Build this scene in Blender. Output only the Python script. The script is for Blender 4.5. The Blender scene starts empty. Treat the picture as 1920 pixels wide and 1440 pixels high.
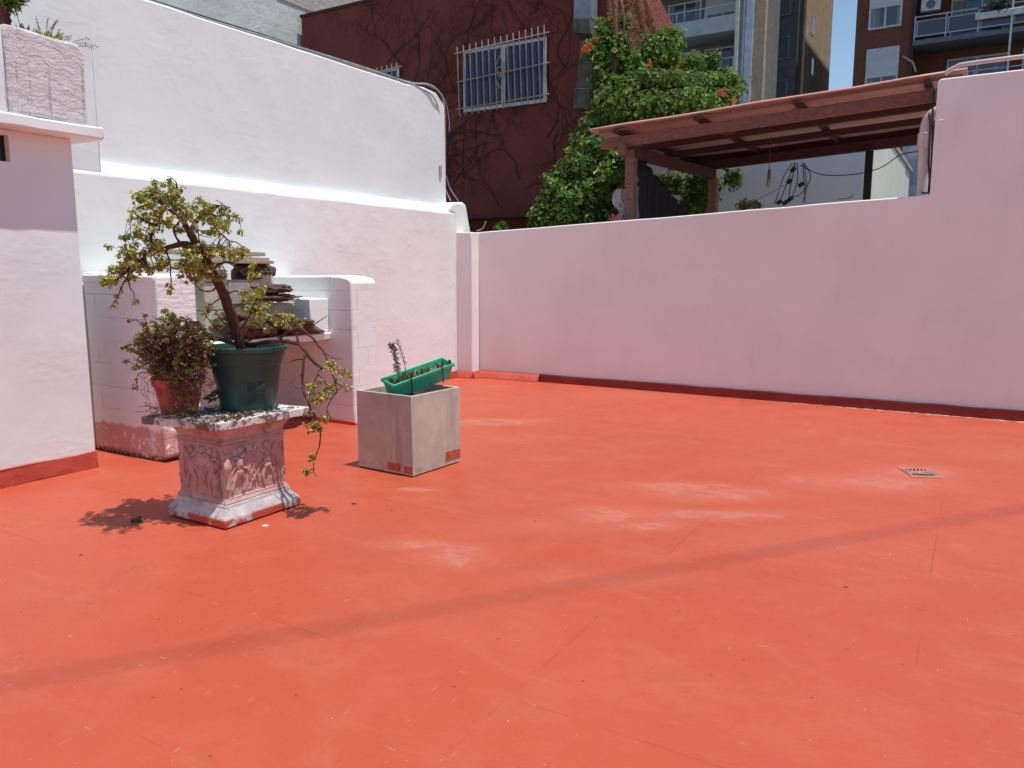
import bpy, bmesh, math, random
import numpy as np
from mathutils import Vector, noise
random.seed(7); rng = np.random.default_rng(7)
R = math.radians
scn = bpy.context.scene
C = scn.collection

# ------------------------------------------------------------------ camera
PITCH = R(8.2); CAMH = 1.5; FPX = 1443.0
cd = bpy.data.cameras.new('camera'); cam = bpy.data.objects.new('camera', cd); C.objects.link(cam)
cam.location = (0, 0, CAMH); cam.rotation_euler = (R(90) - PITCH, 0, 0)
cd.sensor_width = 36; cd.lens = 36 * FPX / 1920; cd.clip_end = 3000; cd.clip_start = .05
scn.camera = cam
# ------------------------------------------------------------------ light
SUN_EL, SUN_AZ = R(75.3), R(-29.0)            # azimuth measured from +X
w = bpy.data.worlds.new('World'); scn.world = w; w.use_nodes = True
nt = w.node_tree; nt.nodes.clear()
sky = nt.nodes.new('ShaderNodeTexSky'); sky.sky_type = 'NISHITA'; sky.sun_disc = False
sky.sun_elevation = SUN_EL; sky.sun_rotation = R(90) - SUN_AZ
sky.air_density = 1.2; sky.dust_density = 0.0; sky.ozone_density = 2.6
bg = nt.nodes.new('ShaderNodeBackground'); bg.inputs[1].default_value = .12
wo = nt.nodes.new('ShaderNodeOutputWorld')
nt.links.new(sky.outputs[0], bg.inputs[0]); nt.links.new(bg.outputs[0], wo.inputs[0])
sd = bpy.data.lights.new('sun', 'SUN'); sun = bpy.data.objects.new('sun', sd); C.objects.link(sun)
sd.energy = 4.4; sd.angle = R(.55); sd.color = (1, .985, .92)
sdir = Vector((math.cos(SUN_EL) * math.cos(SUN_AZ), math.cos(SUN_EL) * math.sin(SUN_AZ), math.sin(SUN_EL)))
sun.rotation_euler = sdir.to_track_quat('Z', 'Y').to_euler(); sun.location = (0, 0, 30)
scn.view_settings.view_transform = 'Standard'; scn.view_settings.look = 'None'
scn.view_settings.exposure = 0.11; scn.view_settings.gamma = 1
scn.render.engine = 'CYCLES'
scn.cycles.max_bounces = 8; scn.cycles.diffuse_bounces = 5

# ------------------------------------------------------------------ frames: u runs along the right-hand wall, w runs along the left-hand wall, away from the camera
AX = R(-31)
U = Vector((math.cos(AX), math.sin(AX), 0)); W = Vector((-math.sin(AX), math.cos(AX), 0))
def T(u, w, z=0.): return U * u + W * w + Vector((0, 0, z))
def ray(px, py):
    x = (px - 960) / FPX; y = -(py - 720) / FPX
    c, s = math.cos(PITCH), math.sin(PITCH)
    return Vector((x, c + y * s, -s + y * c))
O = Vector((0, 0, CAMH))
def at(px, py, Y): d = ray(px, py); return O + d * (Y / d.y)
def onz(px, py, z=0.): d = ray(px, py); return O + d * ((z - CAMH) / d.z)
def onw(px, py, wv): d = ray(px, py); return O + d * (wv / d.dot(W))
def onu(px, py, uv): d = ray(px, py); return O + d * (uv / d.dot(U))
def uwz(p): return (p.dot(U), p.dot(W), p.z)

# ------------------------------------------------------------------ materials
class N:
    def __init__(s, name):
        s.m = bpy.data.materials.new(name); s.m.use_nodes = True
        s.t = s.m.node_tree; s.b = s.t.nodes['Principled BSDF']
        s.tc = s.t.nodes.new('ShaderNodeTexCoord')
    def n(s, typ, **kw):
        x = s.t.nodes.new('ShaderNode' + typ)
        for k, v in kw.items():
            if hasattr(x, k): setattr(x, k, v)
            else: x.inputs[k].default_value = v
        return x
    def l(s, a, b): s.t.links.new(a, b)
    def coord(s, scale=(1, 1, 1), rot=(0, 0, 0), loc=(0, 0, 0), src='Object'):
        if any(rot) and scale != (1, 1, 1):      # turn first, then stretch, so that streaks lie along the turned axes
            m0 = s.n('Mapping'); m0.inputs['Rotation'].default_value = rot; s.l(s.tc.outputs[src], m0.inputs[0])
            m1 = s.n('Mapping'); m1.inputs['Scale'].default_value = scale; m1.inputs['Location'].default_value = loc; s.l(m0.outputs[0], m1.inputs[0]); return m1.outputs[0]
        mp = s.n('Mapping'); mp.inputs['Scale'].default_value = scale; mp.inputs['Rotation'].default_value = rot; mp.inputs['Location'].default_value = loc
        s.l(s.tc.outputs[src], mp.inputs[0]); return mp.outputs[0]
    def noise(s, scale=5, detail=4, rough=.55, co=None, dist=0):
        x = s.n('TexNoise'); x.inputs['Scale'].default_value = scale; x.inputs['Detail'].default_value = detail
        x.inputs['Roughness'].default_value = rough; x.inputs['Distortion'].default_value = dist
        s.l(co if co is not None else s.tc.outputs['Object'], x.inputs['Vector']); return x.outputs['Fac']
    def ramp(s, f, a, b, lo=0., hi=1.):
        x = s.n('MapRange'); x.inputs['From Min'].default_value = a; x.inputs['From Max'].default_value = b
        x.inputs['To Min'].default_value = lo; x.inputs['To Max'].default_value = hi
        x.interpolation_type = 'SMOOTHSTEP'; s.l(f, x.inputs[0]); return x.outputs[0]
    def math(s, op, a, b=None):
        x = s.n('Math', operation=op)
        for i, v in enumerate((a, b)):
            if v is None: continue
            if isinstance(v, (int, float)): x.inputs[i].default_value = v
            else: s.l(v, x.inputs[i])
        return x.outputs[0]
    def mix(s, f, a, b, mode='MIX'):
        x = s.n('Mix', data_type='RGBA', blend_type=mode)
        for i, v in ((0, f), (6, a), (7, b)):
            if isinstance(v, (int, float)): x.inputs[i].default_value = v
            elif isinstance(v, tuple): x.inputs[i].default_value = (*v, 1) if len(v) == 3 else v
            else: s.l(v, x.inputs[i])
        return x.outputs[2]
    def bump(s, h, dist=.01, strength=1., prev=None):
        x = s.n('Bump'); x.inputs['Distance'].default_value = dist; x.inputs['Strength'].default_value = strength
        s.l(h, x.inputs['Height'])
        if prev is not None: s.l(prev, x.inputs['Normal'])
        return x.outputs[0]
    def done(s, col, rough=.6, bump=None, spec=None, metal=None):
        if isinstance(col, tuple): s.b.inputs['Base Color'].default_value = (*col, 1)
        else: s.l(col, s.b.inputs['Base Color'])
        if isinstance(rough, (int, float)): s.b.inputs['Roughness'].default_value = rough
        else: s.l(rough, s.b.inputs['Roughness'])
        if bump is not None: s.l(bump, s.b.inputs['Normal'])
        if spec is not None: s.b.inputs['Specular IOR Level'].default_value = spec
        if metal is not None: s.b.inputs['Metallic'].default_value = metal
        return s.m

def plain(name, a, b=None, scale=8, rough=.6, bd=.002, bs=40, spec=.3, metal=0, stretch=(1, 1, 1)):
    x = N(name); b = b or tuple(c * .75 for c in a)
    co = x.coord(scale=stretch)
    c = x.mix(x.ramp(x.noise(scale, 6, .6, co), .35, .65), a, b)
    bp = x.bump(x.noise(bs, 5, .6, co), bd) if bd else None
    return x.done(c, rough, bp, spec, metal)

def plaster(name, base=(.82, .80, .80), rough_amt=1., dirty=.0, blocks=False, weather=False):
    x = N(name)
    big = x.noise(1.1, 4, .55); fine = x.noise(60, 4, .6)
    trowel = x.noise(5, 4, .5, x.coord(scale=(1, 1, 2.6)), dist=.5); tm = x.ramp(x.noise(2.1, 3), .45, .65, .15, 1)      # roller and trowel strokes lie flat
    lump = x.noise(3.2, 3, .5)
    c = x.mix(x.ramp(big, .35, .7), base, tuple(v * .93 for v in base))
    if dirty:
        g = x.ramp(x.noise(2.3, 7, .7, x.coord(scale=(1, 1, .35))), .56, .72)
        c = x.mix(x.math('MULTIPLY', g, dirty), c, (.33, .29, .25))
    if weather:      # faint run marks, splash band and hairline cracks
        runs = x.ramp(x.noise(9, 3, .5, x.coord(scale=(1, 1, .07))), .54, .72)
        c = x.mix(x.math('MULTIPLY', x.math('MULTIPLY', runs, x.ramp(big, .4, .6)), .07), c, (.50, .44, .44))
        sx = x.n('SeparateXYZ'); x.l(x.tc.outputs['Object'], sx.inputs[0])
        lo = x.ramp(x.math('ADD', sx.outputs[2], x.math('MULTIPLY', x.noise(2.5, 5, .65), .35)), .50, .24)
        c = x.mix(x.math('MULTIPLY', lo, .4), c, (.66, .66, .72))
        c = x.mix(x.math('MULTIPLY', x.ramp(x.noise(4, 8, .8), .62, .70), .25), c, (.55, .45, .45))
    h = x.bump(lump, .012 * rough_amt, .5)
    h = x.bump(x.math('MULTIPLY', trowel, tm), .008 * rough_amt, .7, h)
    if blocks:
        br = x.n('TexBrick'); br.offset = .5
        br.inputs['Scale'].default_value = 1; br.inputs['Brick Width'].default_value = .39; br.inputs['Row Height'].default_value = .19
        br.inputs['Mortar Size'].default_value = .004; br.inputs['Mortar Smooth'].default_value = .6
        sx = x.n('SeparateXYZ'); x.l(x.tc.outputs['Object'], sx.inputs[0])
        cx = x.n('CombineXYZ'); x.l(x.math('ADD', sx.outputs[0], sx.outputs[1]), cx.inputs[0]); x.l(sx.outputs[2], cx.inputs[1])
        x.l(cx.outputs[0], br.inputs[0])
        keep = x.ramp(x.noise(2.7, 2), .42, .55)
        h = x.bump(x.math('MULTIPLY', br.outputs['Fac'], keep), -.006, .9, h)
    h = x.bump(fine, .0007 * rough_amt, .6, h)
    return x.done(c, .62, h, .3)

# red floor paint with wear
def floor_mat():
    x = N('red_floor_paint')
    base = (.435, .0715, .032)
    n1 = x.noise(.55, 5, .6); n2 = x.noise(3.1, 7, .65); n3 = x.noise(14, 5, .65)
    c = x.mix(x.ramp(n1, .35, .7), base, (.46, .083, .040))
    c = x.mix(x.math('MULTIPLY', x.ramp(n2, .45, .72), .3), c, (.47, .098, .050))
    c = x.mix(x.math('MULTIPLY', x.ramp(x.noise(1.7, 8, .72, x.coord(loc=(5, 5, 0), scale=(1, 1.8, 1), rot=(0, 0, R(31))), dist=.8), .5, .68), .3), c, (.50, .128, .07))
    c = x.mix(x.math('MULTIPLY', x.ramp(x.noise(2.4, 6, .7, x.coord(loc=(1, 9, 0))), .55, .72), .4), c, (.40, .058, .028))
    # sun-bleached, chalky worn patches where people walk and water stands
    spots = [(1165, 965, .42, .22), (1210, 985, .3, .12), (1345, 925, .55, .22), (1385, 965, .5, .13), (1270, 912, .5, .16), (850, 1040, .28, .2), (780, 1020, .25, .13),
             (1060, 985, .6, .18), (1725, 886, .42, .22), (775, 918, .2, .06), (930, 790, .7, .25), (1040, 860, .3, .1),
             (1640, 905, .7, .28), (1880, 850, .6, .4), (1150, 1085, .5, .12), (1480, 1010, .5, .3), (1180, 740, .9, .4), (560, 770, .8, .3)]
    acc = None
    for i, (px, py, rx, ry) in enumerate(spots):
        g = onz(px, py)
        mp = x.n('Mapping', vector_type='POINT')
        mp.inputs['Location'].default_value = (-g.x / rx, -g.y / ry, 0); mp.inputs['Scale'].default_value = (1 / rx, 1 / ry, 0)
        x.l(x.tc.outputs['Object'], mp.inputs[0])
        ln = x.n('VectorMath', operation='LENGTH'); x.l(mp.outputs[0], ln.inputs[0])
        d = x.math('ADD', ln.outputs['Value'], x.math('MULTIPLY', x.math('SUBTRACT', n2, .5), 2.6))
        v = x.ramp(d, 1.35, .35)
        if i in (7, 11, 13, 14, 15, 16, 17, 18): v = x.math('MULTIPLY', v, .45)
        acc = v if acc is None else x.math('MAXIMUM', acc, v)
    grain = x.ramp(x.noise(22, 6, .75, x.coord(scale=(1, 2.2, 1), rot=(0, 0, R(31)))), .38, .66, .25, 1)
    c = x.mix(x.math('MULTIPLY', acc, .30), c, (.51, .17, .11))
    flake = x.ramp(x.math('ADD', acc, x.math('MULTIPLY', x.math('SUBTRACT', x.noise(4.2, 9, .78, x.coord(scale=(1, 1.7, 1), rot=(0, 0, R(31)))), .5), 2.2)), .88, 1.02)
    c = x.mix(x.math('MULTIPLY', x.math('MULTIPLY', flake, x.ramp(acc, .1, .5)), x.math('MULTIPLY', grain, .30)), c, (.57, .29, .23))
    # chipped specks
    def specks(scale, thr, rot, sc, keepa, keepb):
        co = x.coord(scale=sc, rot=(0, 0, rot))
        v = x.n('TexVoronoi', voronoi_dimensions='2D'); v.inputs['Scale'].default_value = scale; v.inputs['Randomness'].default_value = 1; x.l(co, v.inputs['Vector'])
        sel = x.ramp(v.outputs['Color'], keepa, keepa + .02)
        dd = x.math('ADD', v.outputs['Distance'], x.math('MULTIPLY', x.math('SUBTRACT', n3, .5), .06))
        return x.math('MULTIPLY', x.ramp(dd, thr, thr * .55), sel)
    near = x.ramp(x.noise(.8, 3), .4, .62)
    s1 = specks(9, .034, 0, (1, 1, 0), .60, 1)
    s2 = specks(6, .028, R(31), (.22, 1.9, 0), .62, 1)
    s3 = specks(6, .026, R(-62), (.22, 1.9, 0), .68, 1)
    sp = x.math('MAXIMUM', s1, x.math('MAXIMUM', s2, s3))
    sp = x.math('MULTIPLY', sp, x.math('ADD', x.math('MULTIPLY', near, .65), .25))
    c = x.mix(x.math('MULTIPLY', sp, .75), c, (.70, .36, .27))
    # dark dirt dots
    v = x.n('TexVoronoi', voronoi_dimensions='2D'); v.inputs['Scale'].default_value = 2.3; x.l(x.coord(scale=(1, 1, 0), loc=(3, 5, 0)), v.inputs['Vector'])
    c = x.mix(x.math('MULTIPLY', x.ramp(v.outputs['Distance'], .016, .008), .7), c, (.08, .03, .02))
    # joints of the old tiles telegraphing through the paint
    br = x.n('TexBrick'); br.offset = 0
    br.inputs['Scale'].default_value = 1; br.inputs['Brick Width'].default_value = 1.23; br.inputs['Row Height'].default_value = .82
    br.inputs['Mortar Size'].default_value = .0028; br.inputs['Mortar Smooth'].default_value = .4
    x.l(x.coord(rot=(0, 0, R(31)), loc=(.1, .27, 0)), br.inputs[0])
    jm = x.math('MULTIPLY', br.outputs['Fac'], x.ramp(x.noise(.9, 4, .6, x.coord(loc=(9, 2, 0))), .49, .60))
    c = x.mix(x.math('MULTIPLY', jm, .10), c, (.30, .042, .022))
    # brushed paint drips at the foot of the right wall
    sx = x.n('SeparateXYZ'); x.l(x.coord(rot=(0, 0, R(31))), sx.inputs[0])
    band = x.ramp(x.math('ADD', sx.outputs[1], x.math('MULTIPLY', n3, .10)), 9.30, 9.335)
    band = x.math('MULTIPLY', band, x.ramp(sx.outputs[0], -2.3, -.8))
    c = x.mix(x.math('MULTIPLY', band, x.ramp(n3, .42, .55)), c, (.75, .55, .5))
    h = x.bump(x.noise(1.6, 4, .5), .03, .5)
    h = x.bump(x.noise(9, 5, .6, x.coord(scale=(1, 2, 1), rot=(0, 0, R(31)))), .007, .6, h)
    h = x.bump(x.math('ADD', sp, x.math('MULTIPLY', jm, 1.5)), -.003, .8, h)
    h = x.bump(x.noise(38, 5, .7, x.coord(scale=(1, 1.8, 1), rot=(0, 0, R(31)))), .003, .6, h); h = x.bump(x.noise(140, 4, .7), .0012, .5, h)
    rg = x.ramp(n2, .3, .7, .42, .6)
    return x.done(c, rg, h, .42)
M_floor = floor_mat()
M_coving = plain('red_coving_paint', (.46, .065, .04), (.52, .1, .065), 6, .5, .006, 22, .4)
M_covshade = plain('shaded_coving_red', (.20, .026, .024), (.26, .035, .03), 6, .5, .006, 22, .3)  # coving red darkened: shade at the right wall's foot painted into the colour
M_wall = plaster('white_plaster', (.77, .80, .79), .6)
M_wallrough = plaster('rough_white_plaster', (.83, .845, .82), .8)
M_rwall = plaster('boundary_white_plaster', (.86, .82, .78), .6, 0, False, True)
M_block = plaster('white_painted_block', (.82, .83, .81), .8, 0, True)

def stucco():
    x = N('coarse_stucco')
    a = x.noise(9, 6, .7, x.coord(scale=(1, 1, 2.2)), dist=1.2)
    g = x.ramp(x.noise(14, 7, .75, x.coord(scale=(1, 1, .8))), .55, .70)
    c = x.mix(x.math('MULTIPLY', g, .45), (.76, .73, .73), (.45, .40, .38))
    # a few dribble stains running down
    st = x.ramp(x.noise(30, 2, .4, x.coord(scale=(1, 1, .04))), .63, .67)
    c = x.mix(x.math('MULTIPLY', st, .4), c, (.22, .17, .16))
    h = x.bump(a, .03, 1.); h = x.bump(x.noise(45, 5, .7), .008, .9, h)
    return x.done(c, .85, h, .15)
M_stucco = stucco()

def peel():
    x = N('peeling_white_paint')
    n = x.noise(6.5, 8, .72); n2 = x.noise(30, 5, .7)
    sx = x.n('SeparateXYZ'); x.l(x.tc.outputs['Object'], sx.inputs[0])
    low = x.ramp(sx.outputs[2], .36, .20)
    lo2 = x.ramp(x.math('ADD', sx.outputs[2], x.math('MULTIPLY', n, .08)), .115, .05)
    m = x.ramp(x.math('ADD', x.math('MULTIPLY', low, .55), n), .86, 1.0)
    c = x.mix(m, (.83, .81, .81), (.60, .36, .33))
    c = x.mix(x.math('MULTIPLY', x.ramp(x.noise(11, 6, .8), .56, .62), low), c, (.93, .92, .92))
    c = x.mix(x.math('MULTIPLY', lo2, x.ramp(n2, .4, .5)), c, (.10, .05, .04))
    br = x.n('TexBrick'); br.offset = .5
    br.inputs['Scale'].default_value = 1; br.inputs['Brick Width'].default_value = .39; br.inputs['Row Height'].default_value = .19; br.inputs['Mortar Size'].default_value = .004; br.inputs['Mortar Smooth'].default_value = .6
    cx = x.n('CombineXYZ'); x.l(x.math('ADD', sx.outputs[0], sx.outputs[1]), cx.inputs[0]); x.l(sx.outputs[2], cx.inputs[1]); x.l(cx.outputs[0], br.inputs[0])
    h = x.bump(x.math('MULTIPLY', br.outputs['Fac'], x.ramp(x.noise(2.5, 2), .42, .55)), -.007)
    h = x.bump(x.noise(7, 5, .6, x.coord(scale=(1, 1, 3))), .012, .8, h); h = x.bump(n, .012, .7, h); h = x.bump(n2, .003, 1, h)
    return x.done(c, .7, h, .2)
M_peel = peel()

# ------------------------------------------------------------------ mesh helpers
class MB:
    def __init__(s): s.v = []; s.f = []
    def add(s, vs, fs):
        o = len(s.v); s.v += [tuple(v) for v in vs]; s.f += [tuple(i + o for i in f) for f in fs]; return s
    def hexa(s, p):   # 8 points: bottom 4, top 4
        return s.add(p, [(0, 3, 2, 1), (4, 5, 6, 7), (0, 1, 5, 4), (1, 2, 6, 5), (2, 3, 7, 6), (3, 0, 4, 7)])
    def box(s, u0, u1, w0, w1, z0, z1):   # in terrace coordinates
        return s.hexa([T(u0, w0, z0), T(u1, w0, z0), T(u1, w1, z0), T(u0, w1, z0), T(u0, w0, z1), T(u1, w0, z1), T(u1, w1, z1), T(u0, w1, z1)])
    def obox(s, c, ax, ay, az, hx, hy, hz):
        p = [c + ax * (hx * i) + ay * (hy * j) + az * (hz * k) for k in (-1, 1) for i, j in ((-1, -1), (1, -1), (1, 1), (-1, 1))]
        return s.hexa(p)
    def prism(s, poly, off):   # poly: world points, off: extrusion vector
        n = len(poly); a = [Vector(p) for p in poly]; b = [p + off for p in a]
        nrm = sum(((a[i] - a[0]).cross(a[(i + 1) % n] - a[0]) for i in range(1, n)), Vector())
        fs = [tuple(range(n)), tuple(range(2 * n - 1, n - 1, -1))] + [(i, i + n, (i + 1) % n + n, (i + 1) % n) for i in range(n)]
        if nrm.dot(off) > 0: fs = [f[::-1] for f in fs]
        return s.add(a + b, fs)
    def tube(s, pts, r, sides=6, cap=True):
        pts = [Vector(p) for p in pts]; n = len(pts)
        rr = r if isinstance(r, (list, tuple)) else [r] * n
        vs = []; ref = Vector((.31, .2, .93)).normalized()
        for i, p in enumerate(pts):
            t = (pts[min(i + 1, n - 1)] - pts[max(i - 1, 0)])
            t = t.normalized() if t.length > 1e-9 else Vector((0, 0, 1))
            a = t.cross(ref)
            if a.length < .05: a = t.cross(Vector((1, 0, 0)))
            a.normalize(); b = t.cross(a)
            for k in range(sides):
                an = 2 * math.pi * k / sides
                vs.append(p + a * (math.cos(an) * rr[i]) + b * (math.sin(an) * rr[i]))
        fs = []
        for i in range(n - 1):
            for k in range(sides):
                fs.append((i * sides + k, i * sides + (k + 1) % sides, (i + 1) * sides + (k + 1) % sides, (i + 1) * sides + k))
        if cap: fs += [tuple(range(sides))[::-1], tuple((n - 1) * sides + k for k in range(sides))]
        return s.add(vs, fs)
    def lathe(s, c, prof, sides=48, jit=0):   # prof [(r,z)]
        vs = []
        for j, (r, z) in enumerate(prof):
            for k in range(sides):
                an = 2 * math.pi * k / sides
                q = r * (1 + jit * noise.noise(Vector((math.cos(an) * 2, math.sin(an) * 2, z * 6))))
                vs.append(Vector(c) + Vector((math.cos(an) * q, math.sin(an) * q, z)))
        fs = [(j * sides + k, j * sides + (k + 1) % sides, (j + 1) * sides + (k + 1) % sides, (j + 1) * sides + k) for j in range(len(prof) - 1) for k in range(sides)]
        if prof[0][0] > 1e-4: fs.append(tuple(range(sides))[::-1])
        if prof[-1][0] > 1e-4: fs.append(tuple((len(prof) - 1) * sides + k for k in range(sides)))
        return s.add(vs, fs)
    def blob(s, c, r, seed=0, rough=.35, sub=3, ax=None):
        bm = bmesh.new(); bmesh.ops.create_icosphere(bm, subdivisions=sub, radius=1)
        ax = ax or (Vector((1, 0, 0)), Vector((0, 1, 0)), Vector((0, 0, 1)))
        vs = []
        for v in bm.verts:
            k = 1 + rough * noise.noise(v.co * 1.6 + Vector((seed * 3.1, seed, 0))) + rough * .5 * noise.noise(v.co * 4 + Vector((seed, 0, seed)))
            vs.append(Vector(c) + ax[0] * (v.co.x * r[0] * k) + ax[1] * (v.co.y * r[1] * k) + ax[2] * (v.co.z * r[2] * k))
        fs = [tuple(v.index for v in f.verts) for f in bm.faces]; bm.free()
        return s.add(vs, fs)
    def build(s, name, mat, parent=None, origin=None, bevel=0, smooth=False, seg=2, weld=False):
        o0 = Vector(parent['_o']) if parent is not None and '_o' in parent else Vector((0, 0, 0))
        if origin is None: origin = o0
        origin = Vector(origin)
        me = bpy.data.meshes.new(name)
        me.from_pydata([tuple(Vector(v) - origin) for v in s.v], [], s.f)
        me.materials.append(mat)
        if weld:
            bm = bmesh.new(); bm.from_mesh(me); bmesh.ops.remove_doubles(bm, verts=bm.verts, dist=1e-4); bmesh.ops.recalc_face_normals(bm, faces=bm.faces); bm.to_mesh(me); bm.free()
        me.update()
        ob = bpy.data.objects.new(name, me); C.objects.link(ob)
        ob['_o'] = tuple(origin)
        if parent is not None: ob.parent = parent; ob.location = origin - o0
        else: ob.location = origin
        if smooth:
            for p in me.polygons: p.use_smooth = True
        if bevel:
            b = ob.modifiers.new('bevel', 'BEVEL'); b.width = bevel; b.segments = seg; b.limit_method = 'ANGLE'; b.angle_limit = R(35); b.harden_normals = False
            for p in me.polygons: p.use_smooth = True
            if hasattr(me, 'set_sharp_from_angle'): me.set_sharp_from_angle(angle=R(35))
        return ob

def thing(name, label, cat, loc=(0, 0, 0), group=None):
    o = bpy.data.objects.new(name, None); C.objects.link(o); o.location = loc; o['_o'] = tuple(loc); o.empty_display_size = .1
    o['label'] = label; o['category'] = cat
    if group: o['group'] = group
    return o
def tag(o, label, cat, group=None):
    o['label'] = label; o['category'] = cat
    if group: o['group'] = group
    return o
def struct(o): o['kind'] = 'structure'; return o

def wavy(pts, step=.18, amp=.008, seed=0, closed=True):
    out = []; n = len(pts)
    for i in range(n if closed else n - 1):
        a = Vector(pts[i]); b = Vector(pts[(i + 1) % n]); k = max(1, int((b - a).length / step))
        for j in range(k):
            p = a.lerp(b, j / k)
            if j: p = p + Vector((0, 0, amp * noise.noise(p * 3 + Vector((seed, 0, 0))))) + (U + W) * (amp * .5 * noise.noise(p * 2.1 + Vector((0, seed, 0))))
            out.append(p)
    if not closed: out.append(Vector(pts[-1]))
    return out
def smooth_path(pts, n=4):
    pts = [Vector(p) for p in pts]; out = []
    P = [pts[0] * 2 - pts[1]] + pts + [pts[-1] * 2 - pts[-2]]
    for i in range(1, len(P) - 2):
        for j in range(n):
            t = j / n; a, b, c, d = P[i - 1], P[i], P[i + 1], P[i + 2]
            out.append(.5 * ((2 * b) + (c - a) * t + (2 * a - 5 * b + 4 * c - d) * t * t + (3 * b - a - 3 * c + d) * t ** 3))
    out.append(pts[-1]); return out
def sag(a, b, d, n=10):
    a = Vector(a); b = Vector(b)
    return [a.lerp(b, i / n) - Vector((0, 0, d * 4 * (i / n) * (1 - i / n))) for i in range(n + 1)]

# ================================================================== GROUND
UF0, WF1 = -6.5, 9.6
g = MB()
nx, ny = 60, 60
S = 900
g.add([(-S, -S, -4), (S, -S, -4), (S, S, -4), (-S, S, -4)], [(0, 1, 2, 3)])
struct(g.build('ground', plain('city_ground', (.16, .15, .14), (.11, .105, .1), 1.5, .9, .02, 3)))
g = MB()
g.box(-6.6, 8.5, -9, 9.7, -.35, 0)
struct(g.build('terrace_floor', M_floor))
g = MB(); g.box(-6.6, 8.5, -9.0, 9.7, -4.0, -.354)
g.build('terrace_base', M_wall)['kind'] = 'structure'

# ================================================================== LEFT PARTY WALL (lower wall, sloped ledge, upper wall)
UL = -6.42
pw = thing('party_wall', 'tall white plastered wall with a bright sloping ledge behind the barbecue', 'wall', T(UL, 6, 0))
m = MB()
prof = [(UL, 0), (UL, 2.335), (-6.52, 2.44), (-6.62, 2.46), (-7.0, 2.46), (-7.0, 0)]
ws = [0, 3.97] + [3.97 + i * .2 for i in range(1, 26)] + [9.12]
def ring(wv): 
    out = []
    for k, (a, z) in enumerate(prof):
        j = .012 * noise.noise(Vector((wv * 1.7, k * 4.0, 0))) + .006 * noise.noise(Vector((wv * 7, k * 4.0, 3)))
        out.append(T(a + (j if k < 3 else 0), wv, z + (j * 1.2 if z > 1 else 0)))
    return out
vs = []; fs = []; n = len(prof)
for wv in ws: vs += ring(wv)
for i in range(len(ws) - 1):
    for k in range(n): fs.append((i * n + k, (i + 1) * n + k, (i + 1) * n + (k + 1) % n, i * n + (k + 1) % n))
fs += [tuple(range(n)), tuple((len(ws) - 1) * n + k for k in range(n))[::-1]]
m.add(vs, fs)
m.build('lower_wall', M_wallrough, pw, smooth=False, bevel=.02, weld=True)
# block end of the lower wall at the corner (rounded top)
m = MB()
pts = [onu(842, 397, UL), onu(845, 384, UL), onu(852, 379, UL), onu(868, 379, UL), onu(874, 384, UL), onu(883, 437, UL)]
q = [(p.dot(W), p.z) for p in pts]
poly = [T(UL + .004, a, z) for a, z in [(9.10, 0), (9.10, 2.33)] + q + [(q[-1][0], 0)]]
m.prism(wavy(poly, .15, .012, 3), U * -.42)
m.build('end_block', M_wallrough, pw, bevel=.03, seg=3)
m = MB()
zt = 4.0
top = [onu(760, 156, -6.6), onu(795, 163, -6.6), onu(818, 174, -6.6), onu(834, 200, -6.6)]
tq = [(p.dot(W), p.z) for p in top]
pl_ = [T(-6.6, 3.3, 2.42), T(-6.6, tq[-1][0] + .02, 2.42)] + [T(-6.6, a, z) for a, z in tq[::-1]] + [T(-6.6, 3.3, tq[0][1] - .02)]
m.prism(wavy(pl_, .3, .012, 5), U * -.3)
m.build('upper_wall', M_wall, pw, bevel=.02)
m = MB(); m.box(-6.598, UL - .012, 3.3, 3.965, 2.33, 4.6); m.build('pilaster', M_wall, pw, bevel=.02)
m = MB(); m.box(-7.3, -6.95, -2, 3.3, 2.4, 5.2); m.build('recessed_wall', M_wall, pw, bevel=.01)
m = MB(); m.box(UL + .002, UL + .03, 7.9, 9.1, 0, .1); m.build('coving', M_coving, pw, bevel=.012)

# ================================================================== RIGHT BOUNDARY WALL
WR = 9.33
bw = thing('boundary_wall', 'long pinkish white plaster wall stepping up at the right', 'wall', T(-3, WR, 0))
m = MB()
a0 = onw(905, 436, WR); a1 = onw(1744, 367, WR)
step_u = onw(1752, 250, WR).dot(U)
poly = [T(-6.3, WR, 0), T(8.4, WR, 0), T(8.4, WR, 3.50), T(step_u + .02, WR, 3.47), T(step_u - .005, WR, 3.44), T(step_u, WR, a1.z + .01), T(-6.3, WR, a0.z)]
m.prism(wavy(poly, .35, .008, 9), W * .16)
m.build('wall', M_rwall, bw, bevel=.012)
WP = 9.14; pil_u0 = UL - .02; pil_u1 = onw(885, 560, WP).dot(U)
m = MB(); m.prism(wavy([T(pil_u0, WP, 0), T(pil_u1, WP, 0), T(pil_u1, WP, 2.07), T(pil_u0, WP, 2.08)], .12, .01, 2), W * .188)
m.build('pilaster', M_rwall, bw, bevel=.012)
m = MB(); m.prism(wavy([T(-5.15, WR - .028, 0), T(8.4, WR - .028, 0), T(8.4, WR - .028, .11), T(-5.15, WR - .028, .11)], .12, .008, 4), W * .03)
m.build('coving', M_covshade, bw, bevel=.008)
m = MB(); m.prism(wavy([T(pil_u1 + .02, WR - .002, 0), T(pil_u1 + .02, WR - .002, .105), T(pil_u1 + .02, WR - .03, .095), T(pil_u1 + .02, WR - .10, 0)], .05, .004, 1), U * (-5.152 - pil_u1 - .02))
m.prism([T(pil_u0 + .03, WP - .002, 0), T(pil_u0 + .03, WP - .002, .10), T(pil_u0 + .03, WP - .02, .09), T(pil_u0 + .03, WP - .07, 0)], U * (pil_u1 - pil_u0 - .02))
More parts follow.
